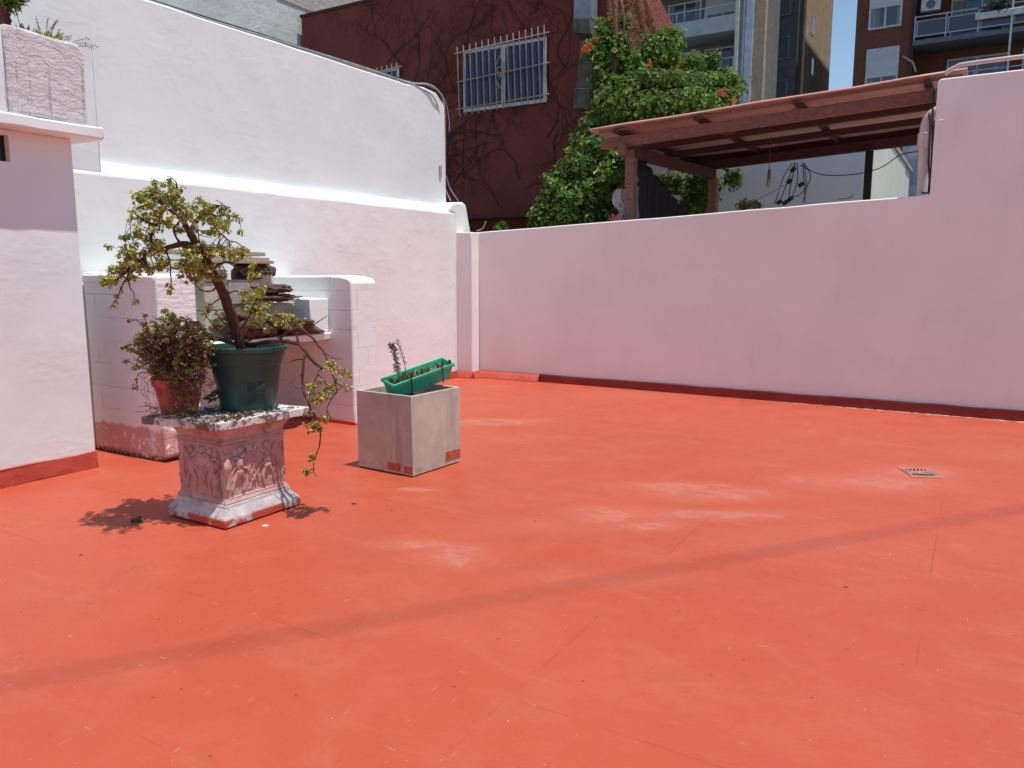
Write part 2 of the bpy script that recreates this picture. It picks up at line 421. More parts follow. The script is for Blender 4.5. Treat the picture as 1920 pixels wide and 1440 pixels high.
m.prism([T(pil_u1 + .001, WP - .02, 0), T(pil_u1 + .001, WP - .02, .10), T(pil_u1 + .02, WP - .02, .095), T(pil_u1 + .06, WP - .02, 0)], W * .2)
m.build('corner_coving', M_coving, bw, bevel=.01)
m = MB()   # nail and drip of paint on the raised part
p = onw(1765, 226, WR); m.tube([p - W * 0 + U * -.03, p - W * .03 + U * .02], .006, 6); m.build('nail', M_wall, bw)

# conduit on top of the raised wall, and hose
m = MB()
pts = [T(step_u + .05, WR + .06, 3.525), T(step_u + .14, WR + .05, 3.575), T(step_u + .35, WR + .05, 3.60), T(1.2, WR + .05, 3.60), T(4, WR + .06, 3.56), T(8, WR + .06, 3.56)]
tag(m.build('conduit', plain('pale_pvc', (.62, .5, .5), None, 5, .45, 0), smooth=True) if False else m.tube(smooth_path(pts, 5), .022, 8).build('conduit', plain('pale_pvc', (.66, .55, .55), None, 5, .45, 0), origin=pts[0], smooth=True), 'pale plastic conduit lying along the top of the raised wall section', 'conduit')

# ================================================================== LEFT OUTBUILDING
UB = -5.80
ob = thing('outbuilding', 'low white outbuilding with red skirting and flat overhanging roof slab at the left edge', 'building', T(UB, 1.5, 0))
m = MB()
wend = 3.35
n0 = onu(15, 250, UB).dot(W); 
m.box(UB - .62, UB, -6, n0 - .55, 0, 2.475)                         # wall left of the little window
m.box(UB - .62, UB, n0 + 0, wend, 0, 2.475)
m.box(UB - .62, UB, n0 - .55, n0, 0, 2.26)
m.box(UB - .62, UB, n0 - .55, n0, 2.44, 2.475)
m.build('wall', M_wall, ob)
m = MB(); m.box(UB - .10, UB - .06, n0 - .55, n0, 2.26, 2.44)
m.build('window', plain('dark_glass', (.02, .018, .018), None, 5, .15, 0), ob)
m = MB(); m.prism(wavy([T(UB + .002, -6, 0), T(UB + .002, wend + .003, 0), T(UB + .002, wend + .003, .135), T(UB + .002, -6, .115)], .14, .012, 8), U * .014)
m.box(UB - .6, UB + .016, wend + .001, wend + .012, 0, .135)
m.build('coving', M_coving, ob, bevel=.006)
m = MB(); US = -5.62
poly = [T(UB - .7, -6, 2.36), T(US, -6, 2.36), T(US, -6, 2.445), T(UB - .7, -6, 2.445)]
vs = []; fs = []; ws2 = [-6, 1, 2.2] + [2.2 + .12 * i for i in range(1, 11)] + [3.50]
for wv in ws2:
    for k, (a, z) in enumerate([(-6.42, 2.477), (US, 2.477), (US, 2.56), (-6.42, 2.56)]):
        j = .007 * noise.noise(Vector((wv * 5, k * 3., 1))); vs.append(T(a + (j if k in (1, 2) else 0), wv, z + j))
for i in range(len(ws2) - 1):
    for k in range(4): fs.append((i * 4 + k, i * 4 + (k + 1) % 4, (i + 1) * 4 + (k + 1) % 4, (i + 1) * 4 + k))
fs += [(3, 2, 1, 0), tuple((len(ws2) - 1) * 4 + k for k in range(4))]
m.add(vs, fs); m.build('roof_slab', M_wallrough, ob, bevel=.012, weld=True)

# stucco planter on the slab
pbx0 = -6.3; UP = -5.65
pe = onu(163, 160, UP).dot(W)
pt = thing('roof_planter', 'coarse stucco planter box with dribble stains standing on the outbuilding roof slab', 'planter', T(-5.9, 2.8, 2.565))
m = MB()
z0, z1 = 2.565, onu(120, 75, UP).z
pst = onu(14, 150, UP).dot(W)
m.prism(wavy([T(UP, pst, z0), T(UP, pe - .01, z0), T(UP, pe, z1 - .06), T(UP, pe - .05, z1), T(UP, pst, z1 + .01)], .08, .02, 6), U * -.08)
m.prism(wavy([T(UP - .08, pe - .08, z0), T(UP - .5, pe - .08, z0), T(UP - .5, pe - .08, z1 - .02), T(UP - .08, pe - .08, z1 - .02)], .1, .012, 7), W * .07)
m.build('stucco_wall', M_stucco, pt, bevel=.02, seg=3)
m = MB(); m.box(UP - .5, UP - .005, 0, pst - .002, z0, z1 + .005); m.build('smooth_wall', M_wall, pt, bevel=.02)
m = MB(); m.box(UP - .5, UP - .08, pst, pe - .08, z0, z1 - .06); m.build('soil', plain('dry_soil', (.09, .06, .045), (.05, .035, .025), 20, .95, .02, 30), pt)

# ================================================================== leaves
def leaf_mat(name, a, b, c=None, rough=.42, trans=.25):
    x = N(name); geo = x.n('NewGeometry')
    f = geo.outputs['Random Per Island']
    if name == 'vine_leaf': f2 = x.math('ADD', x.math('MULTIPLY', f, .55), x.ramp(x.noise(1.6, 4, .6), .38, .66, 0, .5)); col = x.mix(x.ramp(f2, .1, .95), a, b)
    else: col = x.mix(x.ramp(f, .1, .9), a, b)
    if c: col = x.mix(x.ramp(f, .86, .93), col, c)
    x.done(col, rough, None, .4)
    if trans:
        tr = x.n('BsdfTranslucent'); x.l(x.mix(.35, col, (.5, .6, .1)), tr.inputs[0])
        mx = x.n('MixShader'); mx.inputs[0].default_value = trans
        out = [n_ for n_ in x.t.nodes if n_.type == 'OUTPUT_MATERIAL'][0]
        x.l(x.b.outputs[0], mx.inputs[1]); x.l(tr.outputs[0], mx.inputs[2]); x.l(mx.outputs[0], out.inputs[0])
    return x.m
M_vine = leaf_mat('vine_leaf', (.02, .07, .010), (.13, .26, .04), (.27, .40, .08), .6, .32)
M_jade = leaf_mat('jade_leaf', (.17, .20, .035), (.47, .47, .10), (.60, .46, .10), .35, .25)
M_bush = leaf_mat('aeonium_leaf', (.17, .09, .045), (.34, .27, .08), (.42, .18, .10), .5, .15)
M_aeo = leaf_mat('rosette_leaf', (.26, .30, .05), (.52, .50, .10), (.36, .18, .07), .4, .12)
M_flower = leaf_mat('orange_petal', (.80, .07, .02), (.9, .15, .04), None, .5, .2)
M_bark = plain('dark_bark', (.12, .055, .038), (.07, .035, .025), 18, .8, .006, 50, .2, stretch=(1, 1, .4))
M_twig = plain('purple_twig', (.19, .085, .06), (.10, .045, .035), 30, .8, .003, 60)
M_dry = plain('dry_brown', (.25, .13, .07), (.12, .06, .035), 30, .9, .003, 60)

def leaves(pos, nrm, size, ratio=.55, fold=.25, thick=False, axis=None):
    """many small leaves in one mesh: arrays of positions, facing vectors and sizes"""
    n = len(pos); pos = np.asarray(pos, float); nrm = np.asarray(nrm, float)
    nrm /= np.linalg.norm(nrm, axis=1)[:, None] + 1e-9
    a = rng.normal(size=(n, 3)) if axis is None else np.asarray(axis, float)
    a -= nrm * np.sum(a * nrm, axis=1)[:, None]; a /= np.linalg.norm(a, axis=1)[:, None] + 1e-9
    b = np.cross(nrm, a); s = np.asarray(size, float)[:, None] * np.ones((n, 1))
    tip = pos + a * s; mid = pos + a * s * .5 - nrm * s * fold * .3
    l = pos + a * s * .55 + b * s * ratio * .5 + nrm * s * fold * .3; r = pos + a * s * .55 - b * s * ratio * .5 + nrm * s * fold * .3
    V = np.stack([pos, l, tip, r, mid], 1).reshape(-1, 3)
    base = np.arange(n)[:, None] * 5
    F = np.concatenate([base + np.array([[0, 4, 1]]), base + np.array([[4, 2, 1]]), base + np.array([[0, 3, 4]]), base + np.array([[3, 2, 4]])])
    return V, F
def mesh_np(name, V, F, mat, parent=None, origin=None):
    o0 = Vector(parent['_o']) if parent is not None else Vector((0, 0, 0))
    if origin is None: origin = o0
    me = bpy.data.meshes.new(name); me.from_pydata((V - np.array(origin)[None]).tolist(), [], F.tolist()); me.materials.append(mat); me.update()
    for p in me.polygons: p.use_smooth = False
    ob = bpy.data.objects.new(name, me); C.objects.link(ob); ob['_o'] = tuple(origin)
    if parent is not None: ob.parent = parent; ob.location = Vector(origin) - o0
    else: ob.location = origin
    return ob
def rnd_unit(n):
    v = rng.normal(size=(n, 3)); return v / np.linalg.norm(v, axis=1)[:, None]

# ================================================================== plants on the roof planter
zp = z1 - .03
def P1(px, py, du=-.15): return onu(px, py, UP + du)
t = thing('aloe', 'dark aloe with three upright pointed leaves beside the trunk in the roof planter', 'plant', P1(42, 62))
m = MB()
for pts, r in (([(45, 62), (41, 52), (41, 43)], .022), ([(44, 62), (34, 56), (29, 46)], .014), ([(46, 62), (52, 56), (55, 46)], .014), ([(45, 62), (38, 59), (31, 51)], .009)):
    pp = smooth_path([P1(*p) for p in pts], 3); k = len(pp); m.tube(pp, [r * (1 - (i / (k - 1)) ** 2 * .92) for i in range(k)], 6)
m.build('leaves', plain('aloe_green', (.04, .05, .035), (.025, .03, .022), 20, .5, 0), t, smooth=True)
m = MB(); m.tube(smooth_path([P1(40, 60), P1(35, 38), P1(29, 20)], 3), .0025, 4)
for k in range(9): p = P1(28 + k * .9, 16 + k * 1.1); m.blob(p + Vector((random.uniform(-.01, .01), 0, random.uniform(-.02, .02))), (.004, .004, .012), k, .3, 1)
m.build('flower_stalk', M_dry, t)
t = thing('rooftop_tree', 'thick brown trunk with a tuft of grassy green leaves at the top left corner', 'tree', P1(6, 55, -.25))
m = MB(); pts = [P1(4, 58, -.25), P1(5, 40, -.25), P1(2, 20, -.25), P1(-6, -2, -.25), P1(-18, -40, -.25)]
pp = smooth_path(pts, 6); m.tube(pp, [.05 * (1.15 - .4 * i / len(pp)) * (1 + .1 * math.sin(i * 2.)) for i in range(len(pp))], 10)
m.tube(smooth_path([P1(3, 22, -.25), P1(14, 12, -.25), P1(30, -3, -.25)], 4), .018, 6)
m.build('trunk', plain('fibrous_bark', (.16, .065, .045), (.08, .035, .025), 14, .9, .02, 25, .2, stretch=(1, 1, 2.5)), t, smooth=True)
cs = [P1(24, -2, -.25), P1(14, 4, -.2), P1(30, -12, -.2), P1(5, -30, -.25), P1(-10, -60, -.25)]
pos = []; ax = []
for c_ in cs:
    for k in range(110): pos.append(c_ + Vector(rnd_unit(1)[0]) * .03 * random.random()); ax.append(tuple(Vector((random.gauss(0, 1), random.gauss(0, 1), random.gauss(.25, .6)))))
V, F = leaves(pos, rnd_unit(len(pos)), rng.uniform(.05, .11, len(pos)), .12, .2, axis=ax)
mesh_np('crown', V, F, M_vine, t)
t = thing('succulent_fringe', 'low yellow-green succulents with wiry seed stalks spilling over the roof planter edge', 'plant', P1(90, 75))
pos = []
for k in range(420):
    x_ = random.uniform(56, 116); pos.append(P1(x_, 60 + (x_ - 56) * .2 + random.uniform(-3, 7) - 3 * math.sin(x_ * .3), -.06 - random.random() * .12))
V, F = leaves(pos, rnd_unit(len(pos)) + np.array([0, 0, .6]), rng.uniform(.012, .028, len(pos)), .6); mesh_np('leaves', V, F, M_aeo, t)
m = MB()
def stalk(m, a, b, bend, spikes=True):
    a = Vector(a); b = Vector(b); mid = a.lerp(b, .5) + Vector(bend)
    pp = smooth_path([a, mid, b], 4); m.tube(pp, .0022, 4)
    if spikes:
        for k in range(9):
            q = pp[-1 - min(k // 2, 4)]; m.blob(q + Vector((random.uniform(-.008, .008), random.uniform(-.006, .006), random.uniform(-.012, .012))), (.002, .002, .006), k, .4, 1)
for a, b in (((76, 72), (68, 34)), ((80, 74), (70, 45)), ((86, 74), (90, 35)), ((86, 70), (106, 40)), ((95, 76), (100, 48)), ((92, 72), (108, 38)), ((102, 78), (118, 62)), ((108, 80), (132, 68)), ((112, 84), (133, 72)), ((125, 86), (166, 72)), ((130, 86), (162, 82)), ((136, 88), (184, 87)), ((140, 90), (174, 90)), ((104, 78), (112, 55))):
    stalk(m, P1(*a), P1(*b, du=-.02), (0, 0, .012))
m.build('seed_stalks', plain('grey_green_twig', (.28, .28, .23), (.17, .17, .14), 30, .8, 0), t)
for px, py in ((124, 81), (136, 84), (100, 76)):
    pass

# ================================================================== BARBECUE (two block piers, counter, side stub)
bq = thing('barbecue', 'white painted block barbecue with two side piers and a work counter', 'barbecue', T(-5.9, 4.9, 0))
m = MB()
a_, b_ = 3.71, 4.06
poly = [T(UL + .02, a_, 0), T(-5.50, a_, 0), T(-5.44, a_, .05), T(-5.43, a_, 1.47), T(-5.45, a_, 1.495), T(UL + .02, a_, 1.51)]
m.prism(wavy(poly, .16, .012, 11), W * (b_ - a_)); m.build('left_pier', M_peel, bq, bevel=.022, seg=3)
m = MB(); m.prism(wavy([T(UL + .02, a_ - .012, 1.42), T(-5.44, a_ - .012, 1.43), T(-5.44, a_ - .012, 1.475), T(UL + .02, a_ - .012, 1.49)], .1, .012, 12), W * .03); m.build('pier_lip', M_block, bq, bevel=.01)
m = MB(); m.prism(wavy([T(UL + .02, 5.65, 0), T(-5.22, 5.65, 0), T(-5.21, 5.65, 1.41), T(-5.25, 5.65, 1.45), T(-5.36, 5.65, 1.47), T(UL + .02, 5.65, 1.475)], .16, .012, 13), W * .36)
m.build('right_pier', M_block, bq, bevel=.02, seg=3)
m = MB(); m.box(UL + .02, -5.212, 5.636, 5.65, 0, .035); m.build('coving', M_coving, bq, bevel=.005)
m = MB(); m.prism(wavy([T(UL + .01, b_ + .002, .845), T(-5.50, b_ + .002, .845), T(-5.49, b_ + .002, .915), T(UL + .01, b_ + .002, .92)], .1, .005, 14), W * (5.646 - b_)); m.build('counter', M_block, bq, bevel=.01)
m = MB(); m.box(UL + .02, -5.52, 5.40, 5.644, .922, 1.255); m.build('side_stub', M_block, bq, bevel=.012)
m = MB(); m.box(UL + .01, -6.05, b_ + .005, 4.32, .93, 1.36); m.build('chimney_wing', M_block, bq, bevel=.02)
# loose blocks
def bmat(nm, a): return plain(nm, a, tuple(v * .82 for v in a), 12, .9, .006, 45, .15)
M_cb = bmat('cream_block', (.56, .52, .41)); M_cb2 = bmat('grey_block', (.42, .39, .34))
M_log = plain('weathered_log', (.17, .11, .085), (.07, .045, .035), 14, .9, .02, 30, .15)
M_plank = plain('bleached_plank', (.48, .40, .30), (.33, .27, .2), 6, .85, .003, 60, .2, stretch=(6, 6, 30))
UBk = -5.72
w_a = onu(428, 560, UBk).dot(W); w_b = onu(512, 540, UBk).dot(W); w_c = onu(558, 590, UBk).dot(W)
z_b = onu(505, 514, UBk).z; z_c = onu(540, 567, UBk).z
z_t = onu(395, 505, UBk).z
base = .925
mid1 = z_c
rows = [  # w0,w1,z0,z1,mat,label
    (4.36, w_a, base, base + .25, M_cb, 'cream block at the bottom left of the stack on the counter, beneath the tall one'),
    (4.36, w_a, base + .252, z_t, M_cb, 'tall cream block at the upper left of the stack on the counter'),
    (w_a + .004, (w_a + w_c) / 2, base, mid1 - .002, M_cb2, 'greyish block in the bottom row of the stack, behind the tree trunk'),
    ((w_a + w_c) / 2 + .004, w_c, base, mid1 - .002, M_cb, 'cream block at the right end of the bottom row, under the flat stones'),
    (w_a + .004, w_b - .17, mid1 + .001, z_b - .05, M_cb2, 'greyish block in the upper row of the stack, beside the tall cream one'),
    (w_b - .165, w_b, mid1 + .001, z_b, M_cb, 'cream end block of the upper row, beneath the planks'),
]
for (w0, w1, za, zb, mt, lb) in rows:
    m = MB(); j = random.uniform(-.02, .01)
    m.box(UBk - .3 + j, UBk + j, w0, w1, za, zb)
    tag(m.build('concrete_block', mt, origin=T(UBk - .15, (w0 + w1) / 2, za), bevel=.008), lb, 'block', 'loose blocks stacked on the barbecue counter')
# logs and stones
def log(px0, px1, py, r, u_, label, seed, rz=.7, cat='stone', name='flat_stone', py2=None):
    a = onu(px0, py, u_); b = onu(px1, py2 or py, u_); ax = (b - a); L = ax.length / 2; ax.normalize()
    m = MB(); m.blob((a + b) / 2, (L, r * 1.6, r * rz), seed, .5, 4, (ax, ax.cross(Vector((0, 0, 1))).normalized() * -1, Vector((0, 0, 1))))
    return tag(m.build(name, M_log, origin=(a + b) / 2, smooth=True), label, cat)
log(478, 546, 542, .060, UBk + .02, 'dark flat stone lying on top of the right end block', 1)
log(474, 553, 558, .052, UBk + .03, 'pale-edged flat stone under the darker one on the right end block', 2)
log(446, 500, 510, .12, UBk - .16, 'round dark log stump standing under the planks', 3, 1.0, 'log', 'log', 513)
log(415, 508, 606, .15, UBk + .12, 'gnarled brown driftwood lump lying on the counter behind the green pot', 5, .85, 'driftwood', 'driftwood')
log(484, 580, 596, .13, UBk + .12, 'pointed brown driftwood piece at the right end of the counter', 7, .7, 'driftwood', 'driftwood', 617)
# planks
def plank(px0, px1, py0, py1, u_, th, wd, label):
    a = onu(px0, py0, u_); b = onu(px1, py1, u_); ax = (b - a); L = ax.length / 2; ax.normalize()
    m = MB(); side = ax.cross(Vector((0, 0, 1))).normalized(); up = side.cross(ax).normalized()
    m.obox((a + b) / 2, ax, side, up, L, wd / 2, th / 2)
    return tag(m.build('plank', M_plank, origin=(a + b) / 2, bevel=.003), label, 'plank', 'planks lying across the top of the block stack')
plank(290, 484, 471, 477, UBk - .2, 0.035, 0.20, 'uppermost bleached plank of the pile over the blocks')
plank(385, 490, 484, 487, UBk - .12, 0.032, 0.22, 'middle shorter plank of the pile over the blocks')
plank(330, 499, 489, 492, UBk - .05, 0.029, 0.21, 'lowest and longest plank, reaching furthest right above the log')
m = MB(); m.box(-6.0, UBk + .0, onu(300, 500, UBk).dot(W), w_a - .1, z_t + .003, z_t + .065); tag(m.build('concrete_block', M_cb, origin=T(UBk, 4.3, z_t), bevel=.008), 'long pale lintel block lying on the tall block just under the planks', 'block', 'loose blocks stacked on the barbecue counter')

# ================================================================== PEDESTAL
def ped_mat():
    x = N('weathered_pink_cement')
    n = x.noise(5, 7, .7); n2 = x.noise(22, 6, .7)
    c = x.mix(x.ramp(n, .4, .62), (.48, .27, .235), (.53, .36, .33))
    c = x.mix(x.math('MULTIPLY', x.ramp(x.noise(8, 7, .75, x.coord(loc=(4, 1, 2), scale=(1, 1, .6))), .53, .62), .75), c, (.19, .13, .125))
    c = x.mix(x.math('MULTIPLY', x.ramp(x.noise(13, 5, .7, x.coord(loc=(1, 7, 2))), .58, .64), .6), c, (.42, .13, .09))
    h = x.bump(n2, .008, .8); h = x.bump(x.noise(70, 4, .7), .003, 1, h)
    return x.done(c, .85, h, .15)
def plinth_mat():
    x = N('whitewashed_plinth')
    n = x.noise(6, 6, .7)
    sx = x.n('SeparateXYZ'); x.l(x.tc.outputs['Object'], sx.inputs[0])
    c = x.mix(x.ramp(n, .35, .7), (.58, .54, .53), (.38, .33, .32))
    low = x.ramp(sx.outputs[2], .062, .05)
    c = x.mix(x.math('MULTIPLY', low, x.ramp(x.noise(7, 4, .6, x.coord(loc=(3, 3, 1))), .47, .5)), c, (.50, .09, .06))
    c = x.mix(x.math('MULTIPLY', x.ramp(x.noise(9, 7, .8, x.coord(loc=(8, 3, 1))), .55, .60), .8), c, (.24, .20, .185))
    h = x.bump(n, .012, .8); h = x.bump(x.noise(50, 5, .7), .004, 1, h)
    return x.done(c, .85, h, .15)
M_ped = ped_mat(); M_plinth = plinth_mat()
pc = (-3.965, 3.165)
pd = thing('pedestal', 'square pink-washed cement pedestal with carved relief and a chipped flat cap', 'pedestal', T(pc[0], pc[1], 0))
def frus(m, c, levels):   # levels (hu,hw,z)
    vs = []
    for hu, hw, z in levels: vs += [T(c[0] + a * hu, c[1] + b * hw, z) for a, b in ((-1, -1), (1, -1), (1, 1), (-1, 1))]
    fs = [(3, 2, 1, 0)]
    for i in range(len(levels) - 1):
        for k in range(4): fs.append((i * 4 + k, i * 4 + (k + 1) % 4, (i + 1) * 4 + (k + 1) % 4, (i + 1) * 4 + k))
    k = (len(levels) - 1) * 4; fs.append((k, k + 1, k + 2, k + 3)); m.add(vs, fs)
m = MB(); frus(m, pc, [(.272, .292, .006), (.276, .296, .014), (.277, .297, .055), (.270, .290, .065), (.252, .270, .090), (.238, .255, .110), (.234, .251, .132), (.21, .23, .133)])
o = m.build('plinth', M_plinth, pd, bevel=.01, seg=2)
s_ = o.modifiers.new('sub', 'SUBSURF'); s_.subdivision_type = 'SIMPLE'; s_.levels = s_.render_levels = 4
tx = bpy.data.textures.new('chip', 'CLOUDS'); tx.noise_scale = .07
dm = o.modifiers.new('disp', 'DISPLACE'); dm.texture = tx; dm.strength = .007; dm.mid_level = .5; dm.texture_coords = 'GLOBAL'
# carved body: a displaced grid on the two seen faces and the two hidden ones
def G2(x, y, cx, cy, rx, ry, a=0):
    dx, dy = x - cx, y - cy; c, s = math.cos(a), math.sin(a)
    X = (dx * c + dy * s) / rx; Y = (-dx * s + dy * c) / ry
    return math.exp(-(X * X + Y * Y) ** 1.5)
def relief(s, t, seed):   # s 0..1 along the face, t 0..1 upward : garlands, drapery and figures
    h = 0
    for cx in ((.05, .5, .97) if seed == 0 else (.04, .38, .72, 1.0)):
        k = .06 if cx < .1 or cx > .9 else .05
        h += .034 * G2(s, t, cx, .42, k, .30)                 # standing figures
        h += .020 * G2(s, t, cx, .80, .045, .07)
        h += .018 * G2(s, t, cx + .07, .62, .022, .16, .6) + .018 * G2(s, t, cx - .07, .62, .022, .16, -.6)
        h += .020 * G2(s, t, cx + .03, .16, .028, .16, -.2) + .02 * G2(s, t, cx - .035, .16, .028, .16, .2)
    for cx, r in (((.28, .17), (.75, .17)) if seed == 0 else ((.21, .13), (.55, .13), (.87, .1))):
        d = math.hypot(s - cx, (t - .80) * .9); h += .024 * math.exp(-((d - r * 1.35) / .035) ** 2) * (1 if t < .86 else .4)     # swag
        h += .012 * G2(s, t, cx, .80, .05, .07) + .016 * G2(s, t, cx - .05, .33, .05, .06) + .014 * G2(s, t, cx + .04, .2, .06, .05)
    h += .012 * noise.noise(Vector((s * 9 + seed * 7, t * 9, 1))) + .007 * noise.noise(Vector((s * 25 + seed, t * 25, 4)))
    return h
m = MB(); NS, NT = 90, 100
def bodyprof(t):          # half width growth with height: cavetto under the cap, small foot
    r = 0
    if t > .80: r += .055 * ((t - .80) / .20) ** 1.6
    if .76 < t < .80: r += .012
    if t < .07: r += .018 * (1 - t / .07)
    return r
hb0, hb1 = .135, .607
HU, HW = .212, .229
for seed, (c0, c1, nrm_) in enumerate((((-1, -1), (1, -1), -W), ((1, -1), (1, 1), U), ((1, 1), (-1, 1), W), ((-1, 1), (-1, -1), -U))):
    vs = []; fs = []
    for j in range(NT + 1):
        t_ = j / NT; e = bodyprof(t_)
        for i in range(NS + 1):
            s__ = i / NS; a = c0[0] + (c1[0] - c0[0]) * s__; b = c0[1] + (c1[1] - c0[1]) * s__
            p = T(pc[0] + a * (HU + e), pc[1] + b * (HW + e), hb0 + (hb1 - hb0) * t_)
            if seed < 2 and .04 < t_ < .78:
                tt = (t_ - .04) / .74; ed = min(1, 14 * min(tt, 1 - tt)) ; edge = min(1, 25 * min(s__, 1 - s__))
                hh = relief(s__, tt, seed) * ed
                p += nrm_ * hh * edge * .18
                if edge < 1: 
                    cc = (U * (1 if (a > .5) else -1) + W * (1 if b > .5 else -1)); p += cc * (relief(0.0 if s__ < .5 and seed == 1 else 1.0 if seed == 0 and s__ > .5 else .5, tt, 0 if True else 1) * .1 * (1 - edge) * ed if (a > .5 and b < -.5) else .012 * noise.noise(Vector((0, 3, tt * 8)))) 
            elif t_ >= .78: p += nrm_ * (.004 * noise.noise(p * 14))
            vs.append(p)
    for j in range(NT):
        for i in range(NS): fs.append((j * (NS + 1) + i, j * (NS + 1) + i + 1, (j + 1) * (NS + 1) + i + 1, (j + 1) * (NS + 1) + i))
    m.add(vs, fs)
def face(si, s_, t_, d=0.):      # point on a carved face: s across, t up
    if si == 0: b0_ = T(pc[0] + HU * (2 * s_ - 1), pc[1] - HW, 0); nn_ = -W
    else: b0_ = T(pc[0] + HU, pc[1] + HW * (2 * s_ - 1), 0); nn_ = U
    return b0_ + nn_ * d + Vector((0, 0, hb0 + (hb1 - hb0) * t_))
def carve(si, pts, r0, r1=None, d=.004):
    pp = smooth_path([face(si, a, b, d) for a, b in pts], 5); r1 = r0 * .5 if r1 is None else r1; k = len(pp) - 1
    m.tube(pp, [r0 + (r1 - r0) * i / k for i in range(k + 1)], 8)
for si in (0, 1):
    for q_, (c_x, fl_) in enumerate((((.30, 1), (.74, -1)) if si == 0 else ((.22, 1), (.68, -1)))):
        def X(v): return c_x + v * fl_
        f_ax = (U if si == 0 else W, -W if si == 0 else U, Vector((0, 0, 1)))
        m.blob(face(si, X(.0), .47, .006), (.026, .02, .046), 3 + q_, .25, 3, f_ax)          # torso
        m.blob(face(si, X(.0), .36, .006), (.030, .02, .030), 5 + q_, .25, 3, f_ax)
        m.blob(face(si, X(.015), .655, .008), (.017, .017, .021), 7 + q_, .15, 3, f_ax)     # head
        carve(si, [(X(.02), .56), (X(.10), .60), (X(.17), .70)], .012); carve(si, [(X(-.02), .56), (X(-.10), .57), (X(-.15), .66)], .012)
        carve(si, [(X(.02), .36), (X(.08), .24), (X(.05), .10)], .017, .009); carve(si, [(X(-.03), .36), (X(-.09), .26), (X(-.13), .12)], .016, .009)
        carve(si, [(X(-.03), .50), (X(-.13), .48), (X(-.19), .36), (X(-.16), .28)], .010, .004)   # blown drapery
        carve(si, [(X(.03), .42), (X(.13), .38), (X(.17), .26), (X(.13), .16)], .010, .004)
        carve(si, [(X(-.05), .44), (X(-.11), .38), (X(-.14), .24)], .007, .003)
        carve(si, [(X(.17), .70), (X(.22), .60), (X(.28), .58), (X(.34), .66)][:4], .013, .009)    # garland
        carve(si, [(X(.20), .20), (X(.26), .30), (X(.22), .40), (X(.29), .46)], .009, .004)       # scrolls
        for k in range(5): m.blob(face(si, X(.20 + .035 * k), .60 - .02 * math.sin(k), .012), (.009, .009, .009), k, .2, 2)
    carve(si, [(.03, .74), (.3, .735), (.7, .74), (.97, .735)], .006, .006, .001)
    carve(si, [(.03, .05), (.3, .055), (.7, .05), (.97, .055)], .007, .007, .001)
carve(1, [(.02, .40), (.04, .30), (.02, .16)], .02, .014); m.blob(face(1, .02, .48, .0), (.03, .03, .05), 9, .3, 3); m.blob(face(1, .03, .60, .0), (.02, .02, .024), 11, .2, 3)
m.build('carved_body', M_ped, pd, smooth=True, weld=True)
# cap: chipped slab
cc = (-3.98, 3.18); m = MB(); hu, hw = .315, .365; outl = []
cL, cF, cR, cB = (-4.30, 2.765), (-3.685, 2.85), (-3.645, 3.55), (-4.27, 3.47)
for q0_, q1_ in ((cL, cF), (cF, cR), (cR, cB), (cB, cL)):
    nrm2 = Vector((-(q1_[1] - q0_[1]), q1_[0] - q0_[0])).normalized()
    for i in range(30):
        f = i / 30; a = q0_[0] + (q1_[0] - q0_[0]) * f; b = q0_[1] + (q1_[1] - q0_[1]) * f
        k = .022 * max(0, noise.noise(Vector((a * 14, b * 14, 2))) + .12) + .007 * abs(noise.noise(Vector((a * 45, b * 45, 2)))) + (.012 if i == 0 else 0)
        outl.append(T(a + nrm2.x * k, b + nrm2.y * k, .608))
m.prism([p - Vector((0, 0, .012)) for p in outl], Vector((0, 0, .044)))
def cap_mat():
    x = N('chipped_cap_paint')
    n = x.noise(7, 7, .75)
    c = x.mix(x.ramp(n, .50, .56), (.62, .59, .57), (.19, .12, .10))
    c = x.mix(x.math('MULTIPLY', x.ramp(x.noise(11, 5, .7, x.coord(loc=(2, 2, 5))), .6, .64), .8), c, (.45, .2, .17))
    return x.done(c, .85, x.bump(n, .012), .15)
M_cap = cap_mat()
m.build('cap', M_cap, pd, bevel=.006)
# soil and litter on the cap (uncountable)
zc = .642
m = MB()
for k in range(260):
    a = random.gauss(0, .5); b = random.gauss(0, .5)
    if abs(a) > .93 or abs(b) > .93: continue
    p = T(cc[0] + a * hu * .95, cc[1] + b * hw * .95, zc + .003); r = random.uniform(.006, .02)
    m.blob(p, (r, r * random.uniform(.5, 1), r * .45), k, .6, 1)
for k in range(60):
    a = random.uniform(-.8, .9); p = T(cc[0] + a * .25 , cc[1] - .33 + random.gauss(0, .03), zc + .005); r = random.uniform(.008, .022); m.blob(p, (r, r * .7, r * .5), k + 9, .6, 1)
o = m.build('leaf_litter', plain('dark_mulch', (.10, .07, .055), (.32, .28, .26), 25, .95, .004, 60), origin=T(cc[0], cc[1], zc)); tag(o, 'dark crumbs of soil and dead leaves scattered on the pedestal cap', 'litter'); o['kind'] = 'stuff'

